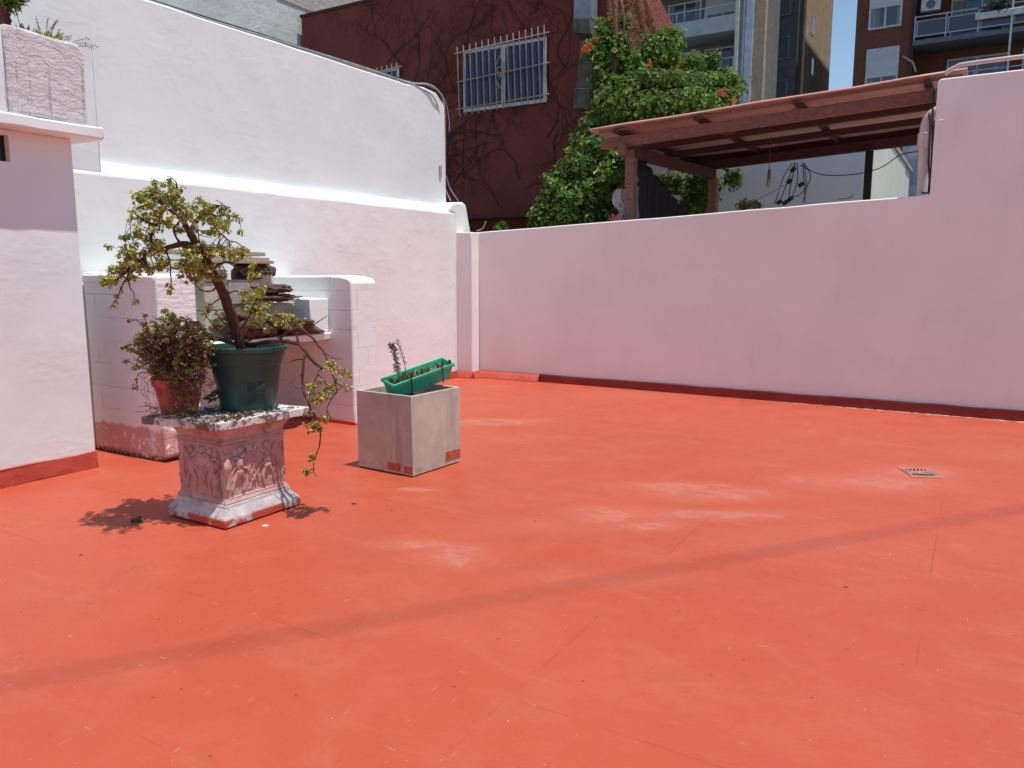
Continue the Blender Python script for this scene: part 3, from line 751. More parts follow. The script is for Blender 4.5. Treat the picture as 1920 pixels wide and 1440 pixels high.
# ================================================================== GREEN POT
def rim_c(px, py, z, r): 
    p = onz(px, py, z); d = Vector((p.x, p.y, 0)).normalized(); return p + d * r
gc = rim_c(467, 774, .642, .165); gc.z = .642
M_green = plain('dark_green_plastic', (.013, .058, .048), (.018, .07, .058), 3, .42, .002, 6, .45)
gp = thing('green_pot', 'large dark green plastic pot holding the leaning jade tree', 'pot', gc)
ph = .405
m = MB(); m.lathe(gc, [(.150, 0), (.163, .004), (.170, .03), (.183, .1), (.186, .104), (.214, .29), (.219, .294), (.222, .30), (.236, ph - .035), (.252, ph - .03), (.255, ph - .004), (.252, ph), (.242, ph), (.238, ph - .012), (.236, ph - .06), (.0005, ph - .058)], 72)
m.build('pot_body', M_green, gp, smooth=False, bevel=.003)
m = MB()   # worn label patch and dent
for k in range(1):
    vs = []; fs = []
    dirc = (Vector((0, 0, 0)) - Vector((gc.x, gc.y, 0))).normalized(); a0_ = math.atan2(dirc.y, dirc.x) + .28
    for j in range(9):
        for i in range(11):
            an = a0_ + (i - 5) * .062; z = .05 + j * .018; ed = .006 * noise.noise(Vector((i * .9, j * .9, 0)))
            if i in (0, 10): an += .03 * noise.noise(Vector((j, i, 3)))
            r = .1715 + (z - .03) * .187 + .0025 + (.004 if 3 < i < 8 and 2 < j < 7 else 0)
            if i in (0, 10) or j in (0, 8): r -= .004
            vs.append(gc + Vector((math.cos(an) * r, math.sin(an) * r, z)))
    for j in range(8):
        for i in range(10): fs.append((j * 11 + i, j * 11 + i + 1, (j + 1) * 11 + i + 1, (j + 1) * 11 + i))
    m.add(vs, fs)
m.build('worn_patch', plain('scuffed_green', (.030, .068, .058), (.010, .040, .033), 22, .6, .006, 40, .3), gp, smooth=True)
m = MB(); m.lathe(gc + Vector((0, 0, ph - .05)), [(.232, 0), (.2, .012), (.1, .022), (.0005, .025)], 40, .05)
m.build('soil', plain('gravelly_soil', (.30, .27, .26), (.08, .06, .05), 40, .95, .02, 60), gp, smooth=True)

# ================================================================== JADE TREE (traced limbs in real depth)
D0 = gc.y
jt = thing('jade_tree', 'leaning jade tree with bonsai-like crown and long trailing branches growing in the green pot', 'plant', gc + Vector((0, 0, ph - .04)))
def J(px, py, dy): return at(px, py, D0 + dy)
limbs = [  # points (px,py,dy), r0, r1
    ([(452, 650, 0), (443, 618, -.04), (433, 590, -.08), (420, 555, -.14), (408, 528, -.2), (394, 503, -.27), (380, 478, -.33), (366, 456, -.38), (357, 436, -.42)], .036, .022),
    ([(375, 470, -.35), (350, 458, -.42), (318, 463, -.47), (285, 475, -.5), (262, 488, -.52), (243, 503, -.52), (220, 522, -.5), (200, 534, -.48)], .018, .004),
    ([(243, 503, -.52), (238, 520, -.5), (229, 536, -.48), (221, 556, -.46), (211, 572, -.45)], .006, .002),
    ([(238, 520, -.5), (243, 535, -.52), (250, 550, -.53), (253, 560, -.53)], .004, .002),
    ([(357, 440, -.42), (345, 418, -.45), (330, 402, -.5), (312, 388, -.52), (300, 368, -.52), (293, 350, -.5), (289, 336, -.5)], .016, .003),
    ([(283, 462, -.5), (285, 440, -.55), (292, 424, -.56), (303, 408, -.54), (305, 390, -.53), (296, 368, -.55)], .010, .004),
    ([(352, 430, -.42), (342, 400, -.38), (338, 375, -.35), (331, 355, -.35), (330, 345, -.35), (323, 334, -.35)], .012, .002),
    ([(357, 438, -.42), (366, 415, -.36), (382, 402, -.3), (402, 405, -.26), (425, 404, -.22), (448, 410, -.2)], .014, .003),
    ([(382, 402, -.3), (398, 388, -.33), (418, 384, -.35), (405, 375, -.3)], .007, .002),
    ([(402, 425, -.26), (425, 448, -.25), (445, 456, -.25), (462, 465, -.25)], .005, .002),
    ([(394, 503, -.27), (385, 480, -.4), (376, 460, -.5), (372, 440, -.52)], .008, .003),
    ([(340, 458, -.42), (325, 435, -.42), (332, 420, -.42), (350, 405, -.45)], .007, .003),
    ([(310, 465, -.47), (318, 490, -.45), (320, 510, -.44), (322, 530, -.44), (320, 540, -.44)], .006, .002),
    ([(397, 505, -.27), (420, 492, -.3), (440, 500, -.3), (462, 520, -.3)], .008, .003),
    ([(300, 470, -.48), (270, 475, -.6), (240, 470, -.62), (225, 462, -.62)], .007, .002),
    ([(262, 446, -.5), (245, 444, -.5), (232, 443, -.5)], .004, .002), ([(285, 450, -.5), (262, 446, -.5)], .005, .004),
    ([(410, 530, -.2), (398, 545, -.25), (380, 545, -.3), (366, 535, -.32), (352, 522, -.33)], .006, .002),
    ([(418, 556, -.15), (402, 566, -.2), (390, 580, -.22), (384, 600, -.2)], .005, .002),
    ([(432, 588, -.08), (425, 610, -.12), (412, 622, -.15)], .006, .003),
    ([(420, 556, -.14), (440, 545, -.05), (455, 553, 0), (470, 545, .02)], .007, .003),
    ([(450, 640, 0), (470, 610, .02), (480, 590, .05), (500, 585, .05), (525, 600, .05)], .008, .003),
    ([(445, 625, -.03), (462, 600, -.1), (475, 572, -.12), (482, 555, -.12)], .006, .002),
    ([(458, 645, 0), (470, 636, -.08), (488, 622, -.1), (500, 600, -.1), (515, 585, -.1)], .007, .002),
    # heavy right-hand branch bending over the pot rim
    ([(455, 650, .02), (480, 645, -.05), (510, 640, -.12), (540, 641, -.16), (562, 646, -.18), (574, 662, -.2), (586, 676, -.2), (605, 692, -.2)], .017, .008),
    ([(562, 646, -.18), (556, 630, -.17), (557, 624, -.17)], .008, .005),
    ([(520, 640, -.13), (540, 622, -.15), (562, 616, -.16), (580, 628, -.18), (595, 645, -.18), (608, 662, -.2), (618, 688, -.22), (628, 716, -.22), (632, 735, -.22)], .010, .003),
    ([(577, 622, -.18), (590, 608, -.18), (602, 600, -.18), (613, 592, -.18)], .005, .002),
    ([(572, 662, -.2), (568, 690, -.22), (568, 720, -.22), (572, 742, -.24), (582, 765, -.25), (592, 785, -.26), (600, 806, -.27), (599, 830, -.27), (592, 856, -.27), (588, 880, -.27), (594, 894, -.27)], .009, .002),
    ([(572, 672, -.2), (560, 674, -.18), (545, 678, -.15)], .005, .003),
    ([(632, 735, -.22), (620, 750, -.22), (613, 768, -.22), (622, 785, -.22)], .004, .002),
    ([(608, 662, -.2), (628, 672, -.2), (642, 672, -.2)], .003, .0015), ([(618, 690, -.22), (640, 700, -.22), (658, 694, -.22)], .003, .0015),
    ([(628, 716, -.22), (645, 728, -.22), (660, 730, -.22)], .003, .0015), ([(600, 692, -.2), (592, 712, -.22), (588, 735, -.22), (596, 750, -.22)], .004, .0015),
    ([(595, 700, -.2), (612, 722, -.2), (600, 740, -.2)], .003, .0015), ([(568, 700, -.22), (552, 712, -.22)], .002, .001), ([(568, 730, -.22), (552, 725, -.22), (545, 712, -.22)], .002, .001),
    # surface roots
    ([(450, 648, 0), (425, 640, -.06), (400, 633, -.1), (378, 626, -.12)], .014, .006), ([(455, 650, 0), (470, 655, -.1), (490, 650, -.14)], .012, .006),
    ([(440, 620, -.04), (415, 600, -.1), (405, 585, -.12)], .005, .002), ([(385, 590, -.15), (400, 610, -.12), (425, 635, -.08)], .004, .003),
]
mw = MB(); skel = []
for pts, r0, r1 in limbs:
    pp = smooth_path([J(*p) for p in pts], 4); k = len(pp)
    for i in range(1, k - 1): pp[i] = pp[i] + Vector((noise.noise(pp[i] * 30), noise.noise(pp[i] * 30 + Vector((5, 5, 5))), noise.noise(pp[i] * 30 + Vector((9, 1, 5))))) * .006
    mw.tube(pp, [r0 + (r1 - r0) * (i / (k - 1)) + .0008 * math.sin(i * 2.3) for i in range(k)], 8)
    skel += [(p, r0 + (r1 - r0) * (i / (k - 1))) for i, p in enumerate(pp)]
SP = np.array([tuple(p) for p, r in skel])
# twigs reach from the traced limbs to clump centres in the crown
zones = [  # px,py,rx,ry,n,dy,ddy
    (300, 365, 40, 26, 34, -.5, .13), (272, 385, 26, 24, 18, -.5, .12), (335, 385, 26, 26, 20, -.42, .12), (320, 350, 18, 16, 8, -.4, .08),
    (375, 395, 30, 20, 24, -.32, .12), (425, 405, 28, 20, 22, -.24, .1), (405, 425, 26, 14, 14, -.28, .1), (300, 410, 35, 18, 20, -.52, .12),
    (350, 420, 28, 14, 12, -.4, .1), (265, 430, 18, 10, 8, -.53, .08), (285, 462, 36, 16, 22, -.52, .12), (240, 478, 24, 18, 18, -.55, .1),
    (232, 508, 26, 16, 20, -.5, .1), (205, 525, 14, 9, 10, -.48, .06), (270, 500, 26, 12, 14, -.5, .1), (300, 495, 18, 16, 12, -.48, .1),
    (370, 468, 34, 14, 26, -.4, .14), (410, 470, 30, 14, 22, -.3, .14), (440, 475, 22, 12, 14, -.26, .1), (385, 495, 32, 16, 26, -.3, .13), (405, 515, 22, 9, 10, -.22, .08),
    (355, 495, 20, 14, 14, -.38, .1), (362, 525, 18, 7, 6, -.33, .06), (345, 515, 10, 6, 3, -.35, .05),
    (470, 505, 24, 12, 8, -.3, .08), (485, 545, 22, 18, 16, -.1, .12), (460, 555, 22, 14, 12, -.03, .1), (495, 580, 30, 16, 18, 0, .12), (540, 600, 30, 12, 14, -.05, .1), (465, 585, 18, 14, 8, 0, .1),
    (500, 608, 30, 10, 10, -.03, .1), (395, 580, 16, 14, 5, -.2, .06), (440, 600, 40, 16, 6, -.1, .1), (320, 535, 6, 8, 3, -.44, .02),
    (620, 690, 18, 16, 10, -.2, .06), (600, 725, 24, 16, 16, -.2, .08), (635, 715, 14, 14, 7, -.2, .05), (590, 745, 20, 8, 8, -.22, .05), (650, 698, 8, 10, 3, -.2, .03),
    (585, 798, 16, 10, 9, -.26, .05), (592, 775, 20, 8, 4, -.25, .04), (588, 860, 8, 6, 3, -.27, .03), (580, 882, 10, 5, 4, -.27, .03), (655, 730, 8, 5, 2, -.2, .02), (610, 780, 6, 8, 3, -.22, .02)]
# singular bunches hanging on their own
single = [(289, 337, -.5), (322, 334, -.35), (252, 362, -.5), (337, 352, -.35), (375, 372, -.3), (250, 395, -.5), (253, 562, -.53), (320, 543, -.44), (232, 443, -.5), (236, 441, -.5), (462, 465, -.25), (448, 410, -.2), (205, 461, -.6), (450, 432, -.22)]
LP, LN, LS, LA = [], [], [], []
def clump(c, d, n=11, r=.017, s=(.015, .025)):
    d = Vector(d).normalized()
    for k in range(n):
        q = Vector(rnd_unit(1)[0]); o_ = (q + d * .3); pp_ = c + o_ * r * random.uniform(.2, 1.)
        LP.append(pp_); LN.append(q + Vector((0, 0, .8))); LS.append(random.uniform(*s)); LA.append(o_)
def twig(c, lf=12):
    i = int(np.argmin(np.linalg.norm(SP - np.array(c)[None], axis=1))); b, rb = skel[i]
    L = (c - b).length
    mid = b.lerp(c, .5) + Vector(rnd_unit(1)[0]) * L * .13 + Vector((0, 0, -.08 * L))
    pp = smooth_path([b, mid, c], 3); k = len(pp); r0 = min(.0045, rb * .8, .0018 + L * .03)
    mw.tube(pp, [r0 + (.0012 - r0) * j / (k - 1) for j in range(k)], 5)
    d = (c - mid).normalized(); clump(c, d, lf)
    if L > .05: clump(pp[-2], d, lf // 2, .012); 
    if L > .1: clump(pp[-3], d, 4, .012)
for (px, py, rx, ry, n_, dy, dd) in zones:
    for k in range(int(n_ * 1.0)):
        an = random.uniform(0, 2 * math.pi); q = math.sqrt(random.random())
        twig(J(px + math.cos(an) * q * rx, py + math.sin(an) * q * ry, dy + random.gauss(0, dd * .8)), random.choice((7, 10, 13)))
for s3 in single: twig(J(*s3), 18)
for a, b in (((228, 538, -.48), (211, 574, -.45)), ((200, 534, -.48), (240, 505, -.52)), ((250, 444, -.5), (228, 443, -.5)), ((600, 806, -.27), (590, 790, -.27))):
    A, B = J(*a), J(*b)
    for k in range(9): clump(A.lerp(B, k / 8), B - A, 4, .014)
mw.build('branches', M_bark, jt, smooth=True)
V, F = leaves(LP, LN, LS, .85, .3, axis=[tuple(a) for a in LA]); mesh_np('foliage', V, F, M_jade, jt)

# ================================================================== TERRACOTTA POT + BUSH
tcx = rim_c(338, 779, .642, .1); tcx.z = .642
M_terra = plain('terracotta', (.42, .10, .06), (.36, .085, .055), 7, .6, .003, 30, .3)
tp = thing('terracotta_pot', 'red terracotta pot half hidden by a straggly succulent on the pedestal cap', 'pot', tcx)
hh = .225
m = MB(); m.lathe(tcx, [(.098, 0), (.104, .003), (.12, .08), (.138, hh - .05), (.152, hh - .048), (.158, hh), (.146, hh), (.143, hh - .03), (.0005, hh - .03)], 56)
m.build('pot_body', M_terra, tp, bevel=.003)
m = MB(); m.lathe(tcx + Vector((0, 0, hh - .03)), [(.142, 0.002), (.08, .02), (.0005, .03)], 30, .05); m.build('soil', bpy.data.materials['dry_soil'], tp, smooth=True)
DT = tcx.y
bs = thing('straggly_succulent', 'dense straggly succulent with brown stems and yellow-green rosettes in the terracotta pot', 'plant', tcx + Vector((0, 0, hh)))
mw = MB(); LP, LN, LS, LA = [], [], [], []; RP, RN, RS, RA = [], [], [], []
def rosette(c, s, n=14):
    up = Vector((random.gauss(0, .4), random.gauss(-.3, .4), 1)).normalized()
    a = up.cross(Vector((1, 0, .1))).normalized(); b = up.cross(a)
    for k in range(n):
        an = k * 2.4; lay = k / n; o_ = (a * math.cos(an) + b * math.sin(an)) * (1 - lay * .45) + up * (.25 + lay * .8)
        RP.append(c + o_ * s * .08); RA.append(tuple(o_)); RN.append(up * 1.0 + o_ * .1); RS.append(s * (1 - lay * .4))
base_pt = tcx + Vector((0, 0, hh + .0))
ztop = hh
for k in range(520):
    an = random.uniform(0, 2 * math.pi); q = math.sqrt(random.random())
    px = 326 + math.cos(an) * q * 74; py = 652 + math.sin(an) * q * 60
    if px < 285 and py > 700 and random.random() < .7: continue
    c = at(px, py, DT + (random.gauss(-.02, .09) if py < 690 else -.15 - .05 * random.random()))
    b = base_pt + Vector((random.gauss(0, .05), random.gauss(0, .05), 0)); mid = b.lerp(c, .55) + Vector(rnd_unit(1)[0]) * .03 + Vector((0, 0, .03 * (1 if py < 660 else -.2)))
    pp = smooth_path([b, mid, c], 3); mw.tube(pp, [.0035 - .0022 * j / (len(pp) - 1) for j in range(len(pp))], 5)
    if random.random() < .5: 
        e = c + Vector(rnd_unit(1)[0]) * .035; mw.tube([pp[-2], e], .0015, 4); rosette(e, random.uniform(.012, .018), 9) if random.random() < .4 else clump(e, e - c, 7, .012, (.009, .016))
    if py < 640 and random.random() < .5 or random.random() < .12: rosette(c, random.uniform(.018, .03))
    else: clump(c, c - mid, 9, .016, (.009, .018))
for k in range(120):
    px = random.triangular(292, 392, 350); py = random.uniform(690, 768) if px > 315 else random.uniform(690, 725)
    c = at(px, py, DT - .17 - .04 * random.random()); b = at(px * .7 + 100, 690, DT - .12); pp = smooth_path([b, b.lerp(c, .5) + Vector((random.gauss(0, .015), -.02, .01)), c], 3); mw.tube(pp, .0018, 4)
    if random.random() < .75: clump(c, c - b, 8, .015, (.008, .016))
for px, py in ((320, 590), (335, 603), (350, 600), (365, 610), (309, 583), (305, 620), (340, 615), (375, 618), (332, 655), (302, 640), (230, 652), (240, 648), (246, 657), (255, 690), (345, 700), (360, 690), (300, 705), (385, 640), (392, 655), (335, 665), (370, 672), (318, 605)):
    rosette(at(px, py, DT - .1 + random.uniform(-.05, .05)), random.uniform(.026, .036), 20)
for pts in (((300, 690), (270, 670), (250, 655), (232, 650)), ((300, 680), (285, 640), (262, 605), (243, 598)), ((290, 660), (275, 620), (272, 590)), ((300, 700), (262, 700), (255, 722)), ((310, 650), (280, 625), (270, 607)),
            ((300, 710), (270, 690), (245, 680), (237, 675)), ((385, 640), (392, 625), (400, 632)), ((370, 700), (392, 710), (398, 720))):
    pp = smooth_path([at(a, b, DT - .08) for a, b in pts], 4); mw.tube(pp, [.004 - .0022 * j / (len(pp) - 1) for j in range(len(pp))], 5); clump(pp[-1], pp[-1] - pp[-3], 12, .016); clump(pp[-3], pp[-1] - pp[-3], 6, .014)
mw.build('stems', M_twig, bs, smooth=True)
V, F = leaves(LP, LN, LS, .7, .3, axis=[tuple(a) for a in LA]); mesh_np('foliage', V, F, M_bush, bs)
V, F = leaves(RP, RN, RS, .55, .5, axis=RA); mesh_np('rosettes', V, F, M_aeo, bs)
m = MB()
for k in range(34):
    x0 = random.uniform(268, 380); a = at(x0, random.uniform(690, 715), DT - .12); L = random.uniform(.06, .24) * (1 if x0 < 300 else .7)
    pp = [a + Vector((noise.noise(Vector((k, j * .5, 0))) * .05, -.01 + noise.noise(Vector((k, j * .5, 7))) * .03, -L * j / 7)) for j in range(8)]; m.tube(pp, .0013, 4)
m.build('aerial_roots', M_dry, bs)
m = MB()   # tangle of dry stems spilling over the cap corner
for k in range(90):
    a = T(random.uniform(-4.27, -3.9), random.uniform(2.83, 2.95), zc + random.uniform(.004, .04))
    d = T(random.gauss(-.3, .5), random.gauss(-.5, .4), random.gauss(-.15, .3)).normalized() * random.uniform(.05, .13)
    m.tube([a, a + d * .5 + Vector((0, 0, .015)), a + d], .0016, 4)
o = m.build('dry_stems', M_dry, origin=T(-4.1, 2.9, zc)); tag(o, 'tangle of dry brown stems spilling over the front left corner of the pedestal cap', 'dead stems'); o['kind'] = 'stuff'
RP, RN, RS, RA = [], [], [], []
for px, py in ((394, 742), (402, 738), (408, 746), (398, 750), (389, 748)): rosette(at(px, py, D0 - .1), .035, 22)
V, F = leaves(RP, RN, RS, .4, .5, axis=RA)
tag(mesh_np('small_succulent', V, F, leaf_mat('green_rosette', (.06, .12, .03), (.2, .28, .06), None, .4, .1), origin=T(-4.0, 3.1, zc)), 'small spiky green succulent nestled between the two pots', 'plant')
m = MB()
tuft = onz(545, 762, zc) 
for k in range(70):
    p = T(cc[0] + .22 + random.gauss(0, .035), cc[1] - .12 + random.gauss(0, .10), zc + random.uniform(.002, .02)); r = random.uniform(.006, .016); m.blob(p, (r, r, r * .7), k, .6, 1)
o = m.build('moss_clump', plain('brown_moss', (.17, .12, .05), (.08, .05, .03), 40, .95, .006, 80), origin=T(cc[0] + .2, cc[1], zc)); tag(o, 'strip of dry brown moss on the cap in front of the green pot', 'moss'); o['kind'] = 'stuff'

# ================================================================== CUBE PLANTER
F0 = Vector((-.735, 5.545, 0)); aR = R(56)
eR = Vector((math.cos(aR), math.sin(aR), 0)); eL = Vector((-math.sin(aR), math.cos(aR), 0)); SR, SL = .575, .56; CH = .61
cp = thing('cube_planter', 'square grey cement planter box with red paint smears at its foot', 'planter', F0 + (eR * SR + eL * SL) / 2)
def cube_mat():
    x = N('fibre_cement')
    n = x.noise(3.5, 7, .65); sx = x.n('SeparateXYZ'); x.l(x.tc.outputs['Object'], sx.inputs[0])
    c = x.mix(x.ramp(n, .38, .65), (.53, .46, .39), (.44, .375, .315))
    c = x.mix(x.math('MULTIPLY', x.ramp(x.noise(8, 6, .65, x.coord(scale=(1, 1, .12), loc=(3, 0, 0))), .50, .66), .5), c, (.27, .22, .2))   # streaks run down
    low = x.ramp(sx.outputs[2], .10, .03)
    c = x.mix(x.math('MULTIPLY', low, x.math('MULTIPLY', x.ramp(x.noise(16, 6, .7), .5, .62), .7)), c, (.28, .2, .13))
    h = x.bump(n, .006, .6); h = x.bump(x.noise(80, 4, .7), .0015, .8, h)
    return x.done(c, .8, h, .2)
M_cube = cube_mat()
m = MB(); th = .022
def bx(o, a, b, la, lb, z0, z1): m.hexa([o + Vector((0, 0, z0)), o + a * la + Vector((0, 0, z0)), o + a * la + b * lb + Vector((0, 0, z0)), o + b * lb + Vector((0, 0, z0)), o + Vector((0, 0, z1)), o + a * la + Vector((0, 0, z1)), o + a * la + b * lb + Vector((0, 0, z1)), o + b * lb + Vector((0, 0, z1))])
z_0 = .008
outer = [F0, F0 + eR * SR, F0 + eR * SR + eL * SL, F0 + eL * SL]; inn = [F0 + (eR + eL) * th, F0 + eR * (SR - th) + eL * th, F0 + eR * (SR - th) + eL * (SL - th), F0 + eL * (SL - th) + eR * th]
zz = Vector((0, 0, 1))
vs = [p + zz * z_0 for p in outer] + [p + zz * CH for p in outer] + [p + zz * CH for p in inn] + [p + zz * (CH - .16) for p in inn]
fs = [(3, 2, 1, 0)] + [(k, (k + 1) % 4, 4 + (k + 1) % 4, 4 + k) for k in range(4)] + [(4 + k, 4 + (k + 1) % 4, 8 + (k + 1) % 4, 8 + k) for k in range(4)] + [(8 + k, 8 + (k + 1) % 4, 12 + (k + 1) % 4, 12 + k) for k in range(4)] + [(12, 13, 14, 15)]
m.add(vs, fs); m.build('box', M_cube, cp, bevel=.004)
m = MB(); N_ = 24; vs = []; fs = []
for j in range(N_ + 1):
    for i in range(N_ + 1):
        p = inn[0] + eR * ((SR - 2 * th) * i / N_) + eL * ((SL - 2 * th) * j / N_); vs.append(p + zz * (CH - .075 + .03 * noise.noise(p * 9)))
for j in range(N_):
    for i in range(N_): fs.append((j * (N_ + 1) + i, j * (N_ + 1) + i + 1, (j + 1) * (N_ + 1) + i + 1, (j + 1) * (N_ + 1) + i))
m.add(vs, fs); m.build('soil', bpy.data.materials['dry_soil'], cp)
def smear(o, a, n_, l0, l1, z0, z1, seed):   # irregular dab of paint, a sheet 2 mm proud
    k = 26; pts = []
    for i in range(k): f = i / k; pts.append((l0 + (l1 - l0) * f, z0 + .006 * noise.noise(Vector((f * 6, seed, 0)))))
    for i in range(6): f = i / 6; pts.append((l1 + .006 * noise.noise(Vector((f * 6, seed, 9))), z0 + (z1 - z0) * f))
    for i in range(k): f = 1 - i / k; pts.append((l0 + (l1 - l0) * f, z1 + .012 * noise.noise(Vector((f * 9, seed, 3)))))
    for i in range(6): f = 1 - i / 6; pts.append((l0 + .008 * noise.noise(Vector((f * 6, seed, 5))), z0 + (z1 - z0) * f))
    return [o + a * x_ + zz * y_ - n_ * -.0015 for x_, y_ in pts]
M_smear = plain('red_smear', (.40, .065, .04), (.47, .12, .08), 18, .6, .002, 60)
for args in ((F0, eR, -eL, .39, .572, .045, .115, 1), (F0, eL, -eR, .002, .085, .02, .075, 2), (F0, eL, -eR, .12, .25, .03, .085, 3)):
    P_ = smear(*args); n_ = args[2]; m = MB(); m.prism([p + n_ * .0015 for p in P_], n_ * -.003); m.build('paint_smear', M_smear, cp)
m = MB(); m.obox(F0 + (eR * SR + eL * SL) / 2 + zz * .004, eR, eL, zz, SR / 2 - .02, SL / 2 - .02, .004); m.build('gap_shade_slab', plain('painted_gap_shade', (.03, .02, .02), None, 5, .9, 0), cp)  # near-black slab under the box, the gap's shade put into its colour

# green trough tipped inside it
Bp = at(738, 722, 5.72); Cp = at(851, 681, 6.12)
tx_ = (Cp - Bp); TL = tx_.length; tx_.normalize(); ty_ = Vector((-tx_.y, tx_.x, .22)).normalized(); tz_ = tx_.cross(ty_).normalized()
M_trough = plain('turquoise_green_plastic', (.04, .42, .255), (.05, .47, .30), 4, .4, .001, 20, .45)
tr = thing('window_box', 'bright green plastic window box lying tilted across the cement planter', 'planter', Bp)
def TP(x, y, z): return Bp + tx_ * x + ty_ * y + tz_ * z
m = MB(); H_ = .135; TWd = .165
def rect(x0, x1, y0, y1, z): return [TP(x0, y0, z), TP(x1, y0, z), TP(x1, y1, z), TP(x0, y1, z)]
rings = [rect(.03, TL - .03, .025, TWd - .025, -H_), rect(.008, TL - .008, .008, TWd - .008, -.03), rect(-.006, TL + .006, -.006, TWd + .006, -.026), rect(-.006, TL + .006, -.006, TWd + .006, 0), rect(.006, TL - .006, .006, TWd - .006, 0), rect(.014, TL - .014, .014, TWd - .014, -.04), rect(.02, TL - .02, .02, TWd - .02, -.075)]
vs = [p for r_ in rings for p in r_]; fs = [(3, 2, 1, 0)]
for i in range(len(rings) - 1):
    for k in range(4): fs.append((i * 4 + k, i * 4 + (k + 1) % 4, (i + 1) * 4 + (k + 1) % 4, (i + 1) * 4 + k))
k = (len(rings) - 1) * 4; fs.append((k, k + 1, k + 2, k + 3)); m.add(vs, fs)
m.build('trough', M_trough, tr, bevel=.004)
m = MB(); vs = []; fs = []
for j in range(9):
    for i in range(33):
        p = TP(.016 + (TL - .032) * i / 32, .016 + (TWd - .032) * j / 8, -.045); vs.append(p + tz_ * (.022 * noise.noise(p * 22)))
for j in range(8):
    for i in range(32): fs.append((j * 33 + i, j * 33 + i + 1, (j + 1) * 33 + i + 1, (j + 1) * 33 + i))
m.add(vs, fs); m.build('soil', plain('pale_dry_soil', (.30, .22, .15), (.12, .08, .05), 45, .95, .01, 80), tr, smooth=True)
M_wire = plain('black_wire', (.02, .018, .018), None, 5, .5, 0)
for x_ in (.16, .47):
    m = MB(); pts = [TP(x_, -.012, -.13), TP(x_, -.012, -.06), TP(x_, -.012, .01), TP(x_ - .008, -.014, .035), TP(x_ + .005, -.004, .05), TP(x_ + .018, .01, .035), TP(x_ + .01, .02, 0), TP(x_ - .0, TWd * .6, .005)]
    m.tube(smooth_path(pts, 5), .0042, 6); m.build('wire_hanger', M_wire, tr, smooth=True)
m = MB(); m.blob(TP(TL - .02, .03, .012), (.012, .012, .014), 3, .3, 2); m.build('end_clip', M_wire, tr)
# dry rosemary sprigs
LPs = [[(748, 712), (745, 695), (742, 675), (738, 655), (733, 645)], [(762, 700), (758, 680), (752, 658), (745, 640)]]
for idx, (pts, lab) in enumerate(zip(LPs, ('fuller dry grey sprig standing at the left end of the window box', 'thinner taller dry sprig just right of the fuller one in the window box'))):
    t = thing('dry_sprig', lab, 'plant', at(*pts[0], 5.82), 'dry sprigs in the window box')
    m = MB(); pp = smooth_path([at(a, b, 5.80) for a, b in pts], 5); m.tube(pp, [.004 - .0028 * i / len(pp) for i in range(len(pp))], 5)
    pos = []; ax = []
    for i, p in enumerate(pp):
        for k in range(20 if idx == 0 else 9):
            if i < 4: continue
            o_ = Vector(rnd_unit(1)[0]); o_.z = o_.z * .5 - (.1 if idx == 0 else -.5); o_.normalize(); b = p + (pp[min(i + 1, len(pp) - 1)] - p) * random.random()
            pos.append(b + o_ * .004); ax.append(tuple(o_))
    m.build('stem', M_twig, t, smooth=True)
    V, F = leaves(pos, rnd_unit(len(pos)), rng.uniform(.014, .04 if idx == 0 else .026, len(pos)), .14, .3, axis=ax); mesh_np('needles', V, F, leaf_mat('dry_needle%d' % idx, (.12, .11, .09), (.22, .19, .15), None, .8, 0), t)
pos = []; ax = []
for k in range(260):
    x_ = random.choice((random.gauss(.07, .04), random.gauss(.22, .04), random.gauss(.33, .03), random.uniform(.03, TL - .05))); x_ = min(max(x_, .03), TL - .04)
    pos.append(TP(x_, random.uniform(.03, TWd - .03), -.04)); ax.append((random.gauss(0, .5), random.gauss(0, .5), 1))
V, F = leaves(pos, rnd_unit(len(pos)), rng.uniform(.02, .06, len(pos)), .25, .3, axis=ax)
o = tag(mesh_np('seedlings', V, F, leaf_mat('seedling', (.07, .14, .04), (.2, .22, .08), (.4, .3, .15), .6, .1), origin=TP(.2, .08, -.04)), 'sparse weeds and seedlings sprouting along the soil of the green window box', 'weeds'); o['kind'] = 'stuff'

# ================================================================== FLOOR DRAIN AND DEBRIS
dc = onz(1725, 887); dr = thing('floor_drain', 'painted-over metal floor drain with two rows of dark slots', 'drain', dc)
dx_ = Vector((math.cos(R(-6)), math.sin(R(-6)), 0)); dy_ = Vector((-dx_.y, dx_.x, 0))
m = MB(); m.obox(dc + zz * .003, dx_, dy_, zz, .112, .14, .003); m.build('plate', plain('worn_drain_paint', (.46, .15, .11), (.42, .20, .16), 14, .8, .004, 40), dr, bevel=.002)
m = MB()
for sgn in (-1, 1):
    m.prism([dc + zz * .0062 + dx_ * sgn * .108 + dy_ * .09, dc + zz * .0062 + dx_ * sgn * .108 - dy_ * .09, dc + zz * .0062 + dx_ * sgn * .02], zz * .003)
m.build('raised_wedges', plain('bare_drain_metal', (.33, .17, .15), None, 12, .8, .002, 40), dr)
M_slot = plain('slot_black', (.012, .008, .008), None, 5, .9, 0)
for row in (1, -1):
    for k in range(6):
        m = MB(); xk = -.068 + k * .027 + (.0 if row > 0 else -.01); L = .035 - abs(k - 2.5) * .006
        m.obox(dc + dx_ * xk + dy_ * (row * .075) + zz * .0068, (dx_ * .35 * row + dy_).normalized(), dx_, zz, L, .0075, .0012); m.build('slot', M_slot, dr)
